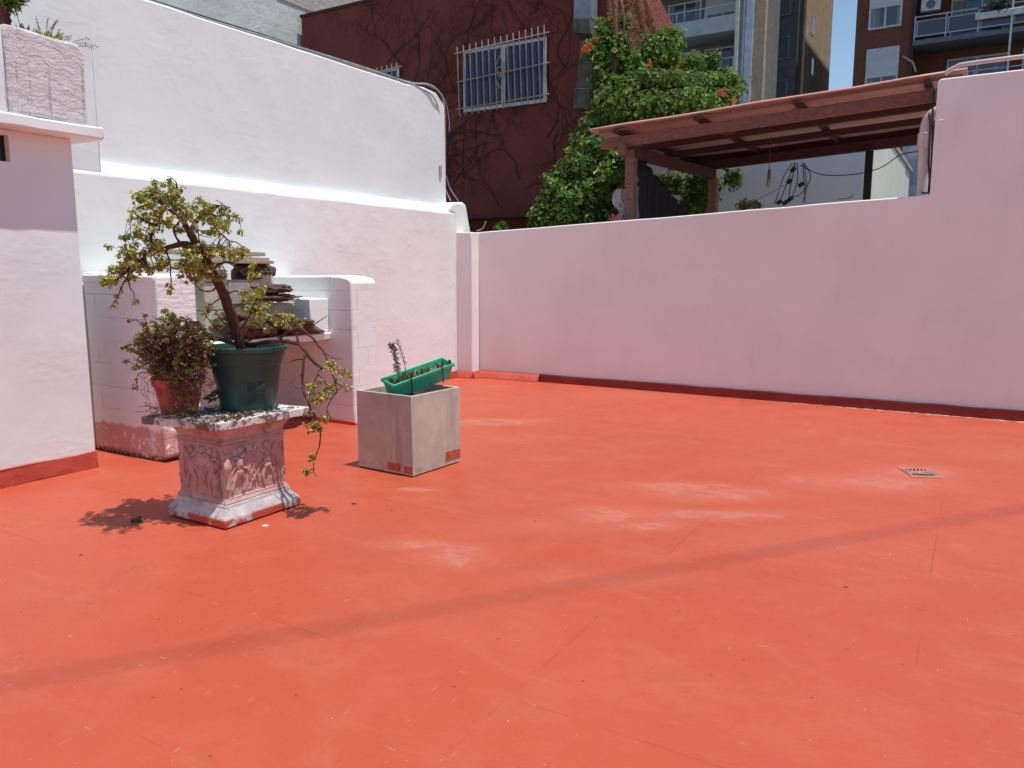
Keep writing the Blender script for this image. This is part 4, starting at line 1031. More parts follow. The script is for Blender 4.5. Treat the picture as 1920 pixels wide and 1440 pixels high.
def bit(name, px, py, r, mat, label, cat, n=1, flat=.4):
    p = onz(px, py, 0); m = MB()
    for k in range(n): m.blob(p + Vector((random.gauss(0, r * .5) if n > 1 else 0, random.gauss(0, r * .5) if n > 1 else 0, r * flat * .8)), (r, r * .6, r * flat), px + k, .6, 2)
    return tag(m.build(name, mat, origin=p), label, cat)
LP, LN, LS, LA = [], [], [], []
p = onz(258, 973, .02)
for k in range(6): clump(p + Vector((random.uniform(-.03, .03), random.uniform(-.02, .02), 0)), (0, 0, 1), 8, .014)
V, F = leaves(LP, LN, LS, .8, .3, axis=[tuple(a) for a in LA]); tag(mesh_np('fallen_sprig', V, F, leaf_mat('fallen_leaf', (.05, .07, .02), (.12, .15, .04), None, .5, 0), origin=onz(258, 973)), 'fallen green sprig lying in the tree shadow left of the pedestal', 'sprig')
bit('dry_leaf', 663, 945, .016, M_dry, 'small brown dry leaf on the red floor right of the pedestal', 'leaf')
bit('paint_flake', 497, 986, .02, M_wall, 'white paint flake lying in front of the pedestal plinth', 'paint flake', 1, .12)
bit('dry_leaf', 1586, 1101, .009, M_dry, 'tiny dark dry leaf alone on the right foreground floor', 'leaf')
bit('pebble', 152, 1041, .008, M_log, 'tiny dark crumb on the floor left of the tree shadow', 'pebble')

bit('dry_leaf', 272, 868, .006, M_dry, 'tiny dry leaf on the floor just right of the outbuilding skirting', 'leaf')
bit('dry_leaf', 734, 958, .007, M_dry, 'tiny dry leaf on the floor below the front corner of the cement planter', 'leaf')
bit('paint_flake', 1003, 977, .006, M_dry, 'brown flake beside the worn patch in the middle of the floor', 'flake')
# ================================================================== OVERHEAD CABLE (its soft shadow crosses the floor)
hC = 18.0; off = Vector((sdir.x, sdir.y, 0)) / sdir.z * hC
s1 = onz(0, 1283); s2 = onz(1920, 953); dd_ = (s2 - s1).normalized()
m = MB(); 
for k in (0.,): m.tube([s1 - dd_ * 14 + off + zz * (hC + k), s1 + off + zz * (hC + k), s2 + off + zz * (hC + k), s2 + dd_ * 14 + off + zz * (hC + k * .6)], .013, 8)
tag(m.build('overhead_cable', M_wire, origin=s1 + off + zz * hC, smooth=True), 'single black cable strung high above the terrace', 'cable')

# wires on the party wall top and end
M_wc = plain('grey_cable', (.42, .41, .42), (.3, .29, .3), 10, .5, 0); M_bc = M_wire
def cable(name, pts, r, mat, label, n=6):
    m = MB(); m.tube(smooth_path(pts, n), r, 6); return tag(m.build(name, mat, origin=pts[0], smooth=True), label, 'cable')
UT = -6.66
def Q(px, py, du=0.): return onu(px, py, UT + du)
cable('cable', [Q(120, -60), Q(270, 0), Q(480, 65), Q(600, 103), Q(760, 153), Q(800, 158), Q(822, 172), Q(832, 200), Q(834, 300), Q(833, 372)], .016, M_wc, 'thick grey cable running along the top of the tall white wall and down its end')
cable('cable', [Q(180, -40, .03), Q(300, 8, .03), Q(520, 76, .03), Q(700, 132, .03), Q(790, 166, .06), Q(815, 185, .08), Q(824, 215, .05), Q(829, 260, .04), Q(831, 340, .04), Q(845, 376, .04)], .010, M_wc, 'thin pale cable bowing over the end corner of the tall white wall')
cable('cable', [Q(268, -4, -.02), Q(330, 16, -.02), Q(480, 62, -.02), Q(560, 88, -.02), Q(765, 152, -.02)], .014, M_bc, 'black cable lying along the top of the tall white wall')
cable('cable', [Q(762, 155, 0), Q(790, 157), Q(812, 165), Q(834, 188), Q(842, 225), Q(842, 248)], .006, M_wc, 'loose pale wire curling off the end of the tall white wall')
cable('cable', [Q(760, 156, .02), Q(775, 162, .03), Q(795, 160, .0), Q(820, 172, .03), Q(832, 190, .01)], .007, M_bc, 'short black wire looping at the corner of the tall white wall')
cable('cable', [Q(836, 330), Q(845, 355), Q(856, 372), Q(862, 382)], .009, M_wc, 'pale wire stub leaving the foot of the tall white wall end')
m = MB(); m.box(-6.6 + .002, -6.585, onu(823, 320, -6.6).dot(W), onu(827, 320, -6.6).dot(W), onu(824, 332, -6.6).z, onu(824, 310, -6.6).z); tag(m.build('cable_clip', M_wc, origin=onu(825, 320, -6.6)), 'small grey cable clip fixed near the end of the tall white wall', 'clip')

# ================================================================== PERGOLA
M_wood = plain('reddish_stained_wood', (.27, .12, .085), (.13, .06, .045), 9, .7, .004, 40, .3, stretch=(2, 2, 14))
M_wood2 = plain('dark_stained_wood', (.10, .042, .034), (.06, .028, .024), 5, .75, .004, 40, .2, stretch=(2, 2, 14))
M_roof = plain('red_roof_sheet', (.56, .28, .24), (.42, .24, .21), 4, .5, .001, 40, .4)
M_tan = plain('sheet_edge', (.4, .2, .16), None, 8, .7, .002)
pg = thing('pergola', 'reddish timber pergola with corrugated sheet roof beyond the right-hand wall', 'pergola', T(-2.5, 11, -4))
def zr(u): return 3.10 + (u + 4.4) * .050        # beam underside rises to the right
def beam(name, w0, w1, u0, u1, h, mat, dz=0.):
    m = MB(); m.hexa([T(u0, w0, zr(u0) + dz), T(u1, w0, zr(u1) + dz), T(u1, w1, zr(u1) + dz), T(u0, w1, zr(u0) + dz), T(u0, w0, zr(u0) + dz + h), T(u1, w0, zr(u1) + dz + h), T(u1, w1, zr(u1) + dz + h), T(u0, w1, zr(u0) + dz + h)])
    return m.build(name, mat, pg, bevel=.006)
beam('front_beam', 9.70, 9.76, -4.45, -.36, .135, M_wood, .03)
for wv in (10.55, 11.45): beam('beam', wv, wv + .06, -4.2, -.3, .085, M_wood2, .105)
beam('back_beam', 12.55, 12.65, -4.3, .3, .14, M_wood2, .02)
for uv in (-4.2, -3.12, -1.95, -.62):
    m = MB(); z = zr(uv) + .20
    m.box(uv - .035, uv + .035, 9.58, 12.75, z, z + .055); m.build('rafter', M_wood2, pg, bevel=.004)
m = MB(); m.hexa([T(-4.1, 9.78, 3.0), T(-4.0, 9.78, 3.0), T(-3.72, 12.54, 3.0), T(-3.82, 12.54, 3.0), T(-4.1, 9.78, 3.14), T(-4.0, 9.78, 3.14), T(-3.72, 12.54, 3.14), T(-3.82, 12.54, 3.14)]); m.build('side_beam', M_wood2, pg, bevel=.005)
m = MB(); m.hexa([T(-4.15, 9.9, 3.02), T(-4.12, 9.9, 3.02), T(-3.88, 12.5, 3.02), T(-3.91, 12.5, 3.02), T(-4.15, 9.9, 3.05), T(-4.12, 9.9, 3.05), T(-3.88, 12.5, 3.05), T(-3.91, 12.5, 3.05)]); m.build('edge_batten', M_tan, pg)
m = MB(); m.box(-4.13, -4.0, 9.775, 9.90, -4, zr(-4.1) - .002); m.build('post', plain('weathered_post', (.24, .13, .10), (.12, .075, .06), 7, .85, .005, 30, stretch=(2, 2, 10)), pg, bevel=.008)
m = MB(); m.box(-4.17, -4.07, 9.62, 9.695, 3.02, 3.18); m.build('bracket', M_wood, pg, bevel=.004)
m = MB(); m.box(-3.84, -3.70, 12.50, 12.64, -4, 2.998); m.build('post', plain('warm_brown_post', (.30, .15, .09), (.2, .1, .07), 5, .8, .004, 30, stretch=(2, 2, 10)), pg, bevel=.008)  # back post, a warmer brown than the front one
m = MB(); pu = onw(1629, 330, 12.5).dot(U); m.box(pu - .06, pu + .04, 12.46, 12.54, -4, zr(pu)); m.build('post', plain('black_steel', (.015, .014, .016), None, 5, .5, 0), pg)
# corrugated sheet, ridges run along u
m = MB(); u0, u1 = -4.58, -.26; vs = []; fs = []; prof2 = []
nw = 160; wA, wB = 9.60, 12.80
for i in range(nw + 1): wv = wA + (wB - wA) * i / nw; prof2.append((wv, .018 * math.sin((wv - wA) / .075 * 2 * math.pi)))
segs = 8
for side in (0, 1):
    for k in range(segs + 1):
        uv = u0 + (u1 - u0) * k / segs
        for wv, dz in prof2: vs.append(T(uv, wv, zr(uv) + .28 + dz + .008 * side + .006 * math.sin(k * 1.9)))
n1 = nw + 1
for side in (0, 1):
    b0 = side * (segs + 1) * n1
    for k in range(segs):
        for i in range(nw):
            f = (b0 + k * n1 + i, b0 + (k + 1) * n1 + i, b0 + (k + 1) * n1 + i + 1, b0 + k * n1 + i + 1); fs.append(f if side else f[::-1])
t2 = (segs + 1) * n1
for k in range(segs):
    fs.append((k * n1, (k + 1) * n1, t2 + (k + 1) * n1, t2 + k * n1)); fs.append((k * n1 + nw, t2 + k * n1 + nw, t2 + (k + 1) * n1 + nw, (k + 1) * n1 + nw))
for i in range(nw):
    fs.append((i, t2 + i, t2 + i + 1, i + 1)); q_ = segs * n1; fs.append((q_ + i, q_ + i + 1, t2 + q_ + i + 1, t2 + q_ + i))
m.add(vs, fs); m.build('corrugated_roof', M_roof, pg, smooth=True)
beam('back_fascia', 12.70, 12.73, -4.45, -.26, .15, M_wood2, .13)
beam('fascia', 9.63, 9.65, -4.45, -.3, .03, M_wood, .225)
# festoon wires under the roof
def uw(u_, w_, z_): return T(u_, w_, z_)
for i, (a, b, w_, d) in enumerate(((-3.15, -2.75, 9.9, .09), (-3.12, -2.7, 10.3, .1), (-2.6, -2.0, 9.85, .1), (-2.0, -1.55, 9.9, .1), (-1.2, -.8, 10.1, .1))):
    m = MB(); m.tube(sag(T(a, w_, zr(a) + .20), T(b, w_, zr(b) + .22), d), .006, 5)
    tag(m.build('hanging_wire', plain('tan_wire%d' % i, (.28, .17, .13), None, 5, .6, 0), origin=T(a, w_, 3.2), smooth=True), 'slack tan wire loops sagging under the pergola roof', 'wire', 'wires looped under the pergola roof')
# bulb
pB = onw(1442, 300, 11.2)
t = thing('hanging_bulb', 'clear light bulb in a tan socket hanging from the pergola', 'light bulb', pB)
def Bz(px, py): return onw(px, py, 11.2)
zb0 = Bz(1442, 318).z; zb1 = Bz(1442, 335).z; zb2 = Bz(1442, 351).z; cb = Bz(1442, 330)
m = MB(); m.tube([Vector((cb.x, cb.y, zr(-3) + .2)), Vector((cb.x, cb.y, zb0))], .006, 5); m.build('cord', M_twig, t)
m = MB(); m.lathe((cb.x, cb.y, 0), [(.0005, zb0 + .01), (.016, zb0), (.02, zb0 - .03), (.026, zb1), (.022, zb1 - .004)][::-1], 16); m.build('socket', plain('socket_tan', (.14, .1, .07), None, 5, .5, 0), t, smooth=True)
m = MB(); m.lathe((cb.x, cb.y, 0), [(.0005, zb2), (.022, zb2 + .008), (.036, zb2 + .035), (.034, zb2 + .06), (.022, zb1)], 20); m.build('bulb', plain('milky_glass', (.42, .32, .25), None, 4, .15, 0, spec=.6), t, smooth=True)
# plug bundle
cab = [((1490, 305), (1475, 345), (1462, 378)), ((1492, 305), (1482, 350), (1478, 382)), ((1495, 305), (1495, 340), (1482, 378)), ((1505, 305), (1508, 345), (1510, 380)), ((1507, 305), (1520, 330), (1512, 352)), ((1508, 308), (1512, 350), (1505, 382)), ((1486, 306), (1470, 330), (1460, 360), (1452, 384)), ((1512, 352), (1498, 366), (1482, 370))]
t = thing('plug_leads', 'tangled bundle of black leads and plugs hanging from the pergola back beam', 'cables', onw(1495, 305, 12.2))
for i, pts in enumerate(cab):
    m = MB(); m.tube(smooth_path([onw(a, b, 12.2 + .03 * i) for a, b in pts], 5), .007, 5); m.build('lead', M_wire, t, smooth=True)
for px, py in ((1461, 379), (1472, 380), (1482, 373), (1502, 346), (1487, 318), (1480, 340)):
    p = onw(px, py, 12.15); m = MB(); m.obox(p, Vector((.8, 0, .6)).normalized(), Vector((0, 1, 0)), Vector((-.6, 0, .8)).normalized(), .04, .025, .028); m.build('plug', M_wire, t, bevel=.008)
cable('clothes_line', [onw(1395, 388, 11), onw(1430, 370, 11.5), onw(1470, 348, 12)], .008, M_wc, 'white line slanting up behind the wall under the pergola')
cable('cable', [onw(1500, 310, 12.3), onw(1540, 327, 12.3), onw(1600, 327, 12.3), onw(1650, 315, 12.3), onw(1690, 290, 12.3), onw(1730, 283, 12.3)], .007, M_wire, 'black wire drooping between the plug leads and the white downpipe')
cable('cable', [onw(1570, 374, 11), onw(1590, 372, 11), onw(1602, 365, 11)], .01, M_wc, 'white wire end poking up behind the right-hand wall')
# tarp
def tp_(a, b):   # a along the side beam 0..1, b down 0..1
    top = T(-3.98 + .22 * a, 9.93 + 2.2 * a, 2.99 - .45 * a * 1.15)
    return top
m = MB(); vs = []; fs = []; nn, mm = 40, 16
for i in range(nn + 1):
    a = i / nn; u_ = -4.03 + .22 * a; w_ = 9.905 + 1.9 * a; ztop = 3.12 - .86 * a ** .95; zbot = 1.9
    for j in range(mm + 1):
        b = j / mm; f = .06 * math.sin(a * 17 + 2.2 * b * b) * (.1 + b) + .05 * noise.noise(Vector((a * 5, b * 4, 2))) + .03 * math.sin(a * 61 + 1)
        vs.append(T(u_ + f, w_, ztop + (zbot - ztop) * b))
for i in range(nn):
    for j in range(mm): fs.append((i * (mm + 1) + j, (i + 1) * (mm + 1) + j, (i + 1) * (mm + 1) + j + 1, i * (mm + 1) + j + 1))
m.add(vs, fs); o = m.build('tarp', plain('black_shade_cloth', (.010, .008, .011), (.018, .014, .02), 3, .8, .003, 50), origin=T(-3.9, 9.93, 2.98), smooth=True)
sm = o.modifiers.new('s', 'SOLIDIFY'); sm.thickness = .006; tag(o, 'black shade cloth hanging in folds from the pergola side beam', 'cloth')
m = MB(); vs = []; fs = []
for i in range(13):
    for j in range(17):
        a, b = i / 12, j / 16; wd = .04 + .14 * abs(math.sin(b * 4.2 + .8))
        p = T(-4.16 - a * wd, 9.86 + .05 * noise.noise(Vector((a * 4, b * 6, 0))), 2.62 - b * .6); vs.append(p + zz * (.03 * noise.noise(Vector((a * 6, b * 7, 4)))) + U * .03 * noise.noise(Vector((a * 7, b * 9, 8))))
for i in range(12):
    for j in range(16): fs.append((i * 17 + j, (i + 1) * 17 + j, (i + 1) * 17 + j + 1, i * 17 + j + 1))
m.add(vs, fs); o = m.build('plastic_scrap', plain('dusty_plastic', (.42, .40, .42), (.3, .28, .3), 20, .4, .006, 40), origin=T(-4.2, 9.86, 2.6)); o.modifiers.new('s', 'SOLIDIFY').thickness = .004; tag(o, 'torn whitish plastic sheet caught beside the front pergola post', 'plastic sheet')
# downpipe
M_pvc = plain('white_pvc', (.62, .55, .54), (.54, .45, .43), 4, .45, .001, 20, .4)
t = thing('downpipe', 'thick off-white plastic downpipe with elbow against the end of the raised wall', 'pipe', T(step_u - .07, 9.6, 2.3))
def Dq(px, py): return onw(px, py, 9.62)
m = MB(); pts = [Dq(1728, 375), Dq(1731, 320), Dq(1734, 262), Dq(1737, 235), Dq(1745, 218), Dq(1760, 208), Dq(1780, 205)]
m.tube(smooth_path(pts, 6), .058, 16); m.build('pipe', M_pvc, t, smooth=True)
m = MB(); m.tube([Dq(1732, 278), Dq(1734, 250)], .068, 18); m.build('collar', M_pvc, t, bevel=.004)
cable('cable', [onw(1742, 212, 9.55), onw(1744, 240, 9.5), onw(1741, 300, 9.5), onw(1743, 330, 9.5), onw(1741, 358, 9.5)], .012, plain('maroon_cable', (.11, .03, .03), None, 5, .5, 0), 'dark red cable running down beside the white downpipe')
cable('cable', [onw(1752, 165, 9.52), onw(1749, 200, 9.52), onw(1748, 260, 9.5), onw(1746, 320, 9.5), onw(1744, 352, 9.5), onw(1738, 362, 9.5), onw(1724, 360, 9.6)], .010, M_wire, 'black cable hugging the end face of the raised wall')

# ================================================================== RED HOUSE
WH = 12.6
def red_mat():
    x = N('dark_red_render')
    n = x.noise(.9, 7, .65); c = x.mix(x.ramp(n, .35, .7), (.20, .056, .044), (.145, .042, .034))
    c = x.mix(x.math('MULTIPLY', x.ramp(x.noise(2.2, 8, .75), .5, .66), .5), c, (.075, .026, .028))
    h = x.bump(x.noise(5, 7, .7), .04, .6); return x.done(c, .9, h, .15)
M_red = red_mat()
hx = thing('red_house', 'dark red rendered house with barred windows behind the terrace walls', 'house', T(-9, WH, -4))
uL = onw(565, 32, WH).dot(U); uR = onw(1135, 200, WH).dot(U)
ev = uR + .002; q0 = onu(1238, 0, ev)
m = MB(); m.box(uL, uR, WH, q0.dot(W), -4, 6.9); m.build('wall', M_red, hx)
tops = [onu(1128, 60, ev), onu(1237, 0, ev), onu(1268, 55, ev), onu(1285, 110, ev)]
m = MB(); q1 = onu(1238, 0, ev); q2 = onu(1268, 58, ev); q3 = onu(1280, 110, ev)
w1_, w2_, w3_ = q1.dot(W), q2.dot(W), q3.dot(W)
wmax = max(w1_, w2_, w3_)
m.prism([T(uR + .002, WH + .002, -4), T(uR + .002, w3_, -4), T(uR + .002, w3_, q3.z), T(uR + .002, w2_, q2.z), T(uR + .002, w1_, q1.z), T(uR + .002, WH + .3, q1.z + 4), T(uR + .002, WH + .002, q1.z + 4)], U * -.3)
m.build('side_wall', plain('sunlit_red_render', (.30, .085, .07), (.22, .07, .055), 2, .9, .03, 12), hx)  # same house render, sunlight on this side painted in as lighter red
m = MB(); m.box(uL - .03, uR + .02, WH - .02, q0.dot(W) + .01, 6.902, 6.96); m.build('roof_edge', M_wood2, hx)
M_frame = plain('pale_blue_frame', (.60, .66, .72), None, 6, .5, 0); M_bar = plain('tan_bar', (.44, .36, .32), (.34, .27, .24), 10, .6, 0)
M_glass = N('window_glass').done((.02, .035, .09), .12, None, .5)
a = onw(872, 100, WH); b = onw(1026, 188, WH); wu0, wu1 = a.dot(U), b.dot(U); wz0, wz1 = onw(872, 212, WH).z, onw(872, 98, WH).z
wn = thing('x', 'x', 'x') if False else None
def window(parent, u0, u1, z0, z1, wf, fr=.05, mull=True, glass=M_glass, frame=M_frame, name='window'):
    m = MB(); m.box(u0, u1, wf - .035, wf - .002, z0, z0 + fr * 1.2); m.box(u0, u1, wf - .035, wf - .002, z1 - fr, z1)
    m.box(u0, u0 + fr, wf - .037, wf - .002, z0 + fr * 1.2, z1 - fr); m.box(u1 - fr, u1, wf - .037, wf - .002, z0 + fr * 1.2, z1 - fr)
    if mull: c = (u0 + u1) / 2; m.box(c - fr * .8, c + fr * .8, wf - .039, wf - .002, z0 + fr * 1.2, z1 - fr)
    f = m.build(name, frame, parent)
    m = MB(); m.box(u0 + fr, u1 - fr, wf - .012, wf - .003, z0 + fr, z1 - fr); m.build('pane', glass, f); return f
window(hx, wu0, wu1, wz0, wz1, WH - .03)
m = MB()
for k in range(15):
    f = k / 14; x_ = 857 + (1020 - 857) * f; yt = 88 - (88 - 47) * f; yb = 217 - (217 - 186) * f + 2
    A = onw(x_, yt, WH - .12); B = onw(x_ + 5, yb, WH - .12); m.tube([A, B], .012, 6)
for (x0, y0, x1, y1) in ((852, 101, 1030, 60), (856, 154, 1030, 117), (856, 205, 1030, 176)): m.tube([onw(x0, y0, WH - .13), onw(x1, y1, WH - .13)], .010, 6)
c_ = onw(937, 136, WH - .12)
for sgn in (-1, 1):
    m.tube([c_ + zz * .30, c_ + U * .09 * sgn + zz * .12, c_ + U * .09 * sgn - zz * .1, c_ - zz * .28], .008, 5)
    m.tube(smooth_path([c_ + zz * .1, c_ + U * .06 * sgn + zz * .08, c_ + U * .03 * sgn + zz * .0, c_ - zz * .08, c_ - U * .05 * sgn - zz * .02], 4), .007, 5)
m.build('window_grille', M_bar, hx)
b0 = onw(690, 165, WH); b1 = onw(750, 128, WH)
window(hx, b0.dot(U), b1.dot(U), b1.z - .9, b1.z, WH - .03, .05, False, name='window')
m = MB()
for k in range(6): x_ = 697 + k * 9.3; y_ = 129 - k * 2.4; m.tube([onw(x_, y_, WH - .12), onw(x_ + 1, y_ + 60, WH - .12)], .012, 6)
m.tube([onw(690, 140, WH - .13), onw(752, 124, WH - .13)], .01, 6); m.build('window_grille', M_bar, hx)
m = MB(); x0 = onw(700, 135, WH - .06).dot(U)
# ledge/roof strip at the foot of the facade
m = MB(); zled = onw(950, 402, WH - .5).z; m.box(uL, uR - .3, WH - .7, WH - .01, zled - .06, zled); m.build('ledge', M_wood2, hx)
# flue ducts
M_duct = plain('galvanised_duct', (.28, .31, .36), (.2, .22, .25), 4, .45, .002, 10, .4, .4); M_duct2 = plain('mossy_fibre_cement', (.13, .13, .11), (.07, .07, .06), 6, .9, .006, 20)
fl = thing('flue', 'square grey flue ducts climbing the corner of the red house', 'flue', onw(1095, 210, WH - .2))
def duct(name, x0, x1, y0, y1, mat, dx=0, wv=WH - .32):
    A = onw(x0, y0, wv); B = onw(x1, y0, wv); A2 = onw(x0 + dx, y1, wv); B2 = onw(x1 + dx * .3, y1, wv); m = MB(); d = W * .28
    m.hexa([A2, B2, B2 + d, A2 + d, A, B, B + d, A + d]); return m.build(name, mat, fl, bevel=.01)
duct('upper_duct', 1077, 1108, -60, 34, M_duct, -2); duct('upper_cowl', 1074, 1106, 34, 62, M_duct2, 1, WH - .34)
duct('lower_duct', 1088, 1122, 76, 165, M_duct2, -8); duct('lower_cowl', 1076, 1106, 165, 203, M_duct2, -2, WH - .34)
# bare creeper stems on the render
def creeper(seedpts, frame, name, label, n_children=2, L=1.6, r=.014, mat=M_twig, mm=None, drop=.0):
    m = MB()
    def grow(p, d, L, r, depth):
        pts = [p]; k = 10
        for i in range(k):
            d = (d + Vector((random.gauss(0, .28), 0, random.gauss(0, .28)))).normalized(); p = p + Vector((d.x, 0, d.z)) * L / k; pts.append(p)
            if depth and random.random() < .34: grow(p, Vector((d.x + random.gauss(0, .8), 0, d.z + random.gauss(0, .5))), L * .55, r * .55, depth - 1)
        m.tube([frame(q) for q in pts], [r * (1 - .7 * i / k) for i in range(k + 1)], 4, False)
    for (p, d) in seedpts: grow(Vector(p), Vector(d), L, r, n_children)
    return tag(m.build(name, mat, origin=frame(Vector(seedpts[0][0]))), label, 'creeper')
creeper([((random.uniform(uL + .6, uR - .4), 0, random.uniform(2.4, 5.6)), (random.gauss(0, .8), 0, random.gauss(.5, .5))) for k in range(46)],
        lambda q: T(min(max(q.x, uL + .05), uR - .02), WH - .012, min(q.z, 6.85)), 'bare_creeper', 'leafless dark creeper stems spread across the shaded red house front', 3, 1.5, .011, plain('dead_creeper', (.085, .03, .03), (.06, .024, .025), 10, .9, 0))
creeper([((random.uniform(WH, w3_), 0, random.uniform(3.5, 6)), (random.gauss(-.5, .35), 0, 1)) for k in range(26)],
        lambda q: T(uR + .02, min(max(q.x, WH + .02), w3_ - .05), q.z if q.z < 5.2 + (w3_ - q.x) * .6 else 5.2 + (w3_ - q.x) * .6), 'bare_creeper', 'leafless creeper stems climbing the sunlit side wall of the red house', 2, 2.6, .014, M_dry)

# concrete party building, top left
def conc():
    x = N('grey_green_concrete'); n = x.noise(1.2, 8, .7)
    c = x.mix(x.ramp(n, .38, .65), (.66, .68, .645), (.56, .58, .55)); c = x.mix(x.math('MULTIPLY', x.ramp(x.noise(5, 8, .8), .6, .7), .5), c, (.28, .26, .23))
    return x.done(c, .9, x.bump(x.noise(4, 7, .7), .04, .6), .15)
hb = thing('concrete_building', 'tall pale grey-green concrete gable at the top left behind the white wall', 'building', T(-13, 15, -4))
uc = -12.95
m = MB(); m.box(-19, uc, 3, 24, -4, 14.5); m.build('wall', conc(), hb)
m = MB(); pa = onu(330, 5, uc); m.box(uc + .002, uc + .02, onu(520, 20, uc).dot(W), 23.8, onu(600, 28, uc).z, 14.4); m.build('upper_render', plain('beige_render', (.52, .44, .40), (.46, .39, .36), 3, .9, .02, 12), hb)
m = MB(); m.box(-19, uc + .06, 2.9, 24.1, 14.502, 14.7); m.build('roof_edge', M_wall, hb)

nt_ = MB(); nt_.box(-4.4, 8.3, 9.72, 13.9, -.3, .25); struct(nt_.build('neighbour_terrace', plain('cream_terrace_tiles', (.50, .42, .36), (.42, .35, .30), 2, .8, .004, 10)))
# white neighbour walls under the pergola
nh = thing('neighbour_house', 'low white and cream house seen through the pergola', 'house', T(-4, 14, -4))
ue = onw(1618, 330, 14).dot(U)
m = MB(); m.box(-9.5 + 3.6, ue, 14, 23, -4, 4.1); m.build('wall', plaster('grey_white_render', (.66, .65, .66), .7), nh)
m = MB(); m.box(-5.95, ue + .05, 13.9, 23.1, 4.102, 4.2); m.build('roof_edge', M_cb2, nh)
m = MB(); m.box(ue + .002, ue + .02, 14.01, 21.4, -4, 4.09); m.build('side_render', plaster('cream_render', (.70, .68, .56), .7), nh)
nh2 = thing('rear_wall', 'blue-grey stained wall seen between the cream house and the downpipe', 'wall', T(2, 23.5, -4))
m = MB(); m.prism(wavy([T(-2, 23.5, -4), T(9, 23.5, -4), T(9, 23.5, 5.4), T(-2, 23.5, 5.2)], .6, .02, 3), W * .3); m.build('wall', plain('stained_blue_grey', (.42, .45, .50), (.26, .28, .32), 3, .9, .02, 8), nh2)
m = MB(); m.box(-2, 9, 23.45, 23.85, 5.42, 5.5); m.build('coping', M_cb2, nh2)

# ================================================================== FLOWERING VINE TREE
def foliage(zn, per, clumpn, rcl, size, shell=.75):
    pos = []; nr = []
    for (px, py, rx, ry, n_, wv, dw) in zn:
        k = int(n_ * per); c = onw(px, py, wv); mpp = (c - O).length / FPX
        for _ in range(k):
            an = random.uniform(0, 2 * math.pi); ph_ = math.acos(random.uniform(-1, 1)); q = random.uniform(shell, 1) if random.random() < .8 else random.random()
            du_ = math.sin(ph_) * math.cos(an) * q; dv = math.cos(ph_) * q; dd = math.sin(ph_) * math.sin(an) * q
            d_ = Vector((du_, dd, dv)); cen = c + U * (du_ * rx * mpp * 1.1) + zz * (dv * ry * mpp) + W * (dd * dw)
            nrm_ = (U * du_ + W * dd + zz * (dv + .5)).normalized()
            rr = rnd_unit(clumpn)
            pos.append(np.array(cen)[None] + rr * rcl * rng.uniform(.3, 1, (clumpn, 1))); nr.append(rr * .8 + np.array(nrm_)[None] * 1.0)
    pos = np.concatenate(pos); nr = np.concatenate(nr)
    return leaves(pos, nr, size * rng.choice([.5, .8, 1.0, 1.5], len(pos)) * rng.uniform(.85, 1.15, len(pos)), .6, .35)
WV = 11.9
vt = thing('flowering_vine', 'dense green trumpet vine with orange flowers piled over the pergola corner', 'tree', T(-5.5, WV, -4))
zn = [ (1142, 108, 20, 30, 14, WV, .3), (1136, 145, 16, 30, 12, WV, .3), (1150, 44, 26, 8, 7, WV + .2, .2), (1112, 92, 12, 14, 5, WV, .2), (1128, 60, 8, 24, 4, WV, .15), (1155, 95, 18, 50, 12, WV, .25),
       (1190, 130, 36, 28, 30, WV + .3, .5), (1240, 105, 34, 35, 30, WV + .6, .5), (1255, 75, 20, 16, 10, WV + .7, .3), (1215, 165, 50, 26, 44, WV, .6), (1165, 185, 40, 30, 36, WV - .2, .5),
       (1280, 165, 45, 22, 40, WV + .1, .5), (1330, 175, 40, 22, 32, WV + .2, .5), (1370, 165, 24, 16, 12, WV + .2, .3), (1300, 195, 60, 18, 30, WV - .3, .5), (1230, 205, 60, 22, 40, WV - .4, .5), (1150, 215, 34, 22, 24, WV - .3, .4), (1350, 145, 18, 8, 4, WV + .2, .2), (1300, 120, 12, 14, 4, WV + .5, .2),
       (1120, 245, 26, 30, 22, WV - .3, .4), (1095, 270, 18, 16, 8, WV - .4, .3), (1135, 290, 40, 34, 40, WV - .7, .5), (1100, 320, 42, 32, 44, WV - .9, .5), (1060, 355, 32, 34, 36, WV - 1, .4), (1110, 370, 55, 38, 70, WV - 1, .5), (1040, 395, 30, 28, 26, WV - 1.1, .4), (1150, 340, 30, 50, 36, WV - .9, .5), (1015, 410, 14, 14, 6, WV - 1.2, .2),
       (1070, 410, 70, 20, 30, WV - 1.2, .4),
       (1320, 350, 24, 34, 20, 12.9, .3), (1300, 385, 30, 18, 16, 12.8, .3), (1375, 335, 10, 20, 5, 12.9, .15), (1262, 345, 22, 20, 10, 12.9, .3)]
V, F = foliage(zn, 2.5, 19, .145, .08, .55); mesh_np('crown', V, F, M_vine, vt)
m = MB()
for pts, r in (([(1125, 430), (1130, 330), (1140, 240), (1150, 150), (1155, 60), (1150, -20)], .05), ([(1130, 330), (1180, 230), (1240, 160), (1245, 130)], .03), ([(1140, 250), (1220, 200), (1320, 180), (1370, 170)], .025), ([(1120, 400), (1080, 350), (1060, 330)], .03), ([(1150, 150), (1170, 60), (1165, 0)], .02), ([(1152, 160), (1162, 80), (1180, 20)], .012)):
    m.tube(smooth_path([onw(a, b, WV - .1) for a, b in pts], 5), r, 7)
m.tube([onw(1125, 430, WV - .1), T(-5.3, WV - .1, -4)], .06, 8)
m.build('stems', M_dry, vt, smooth=True)
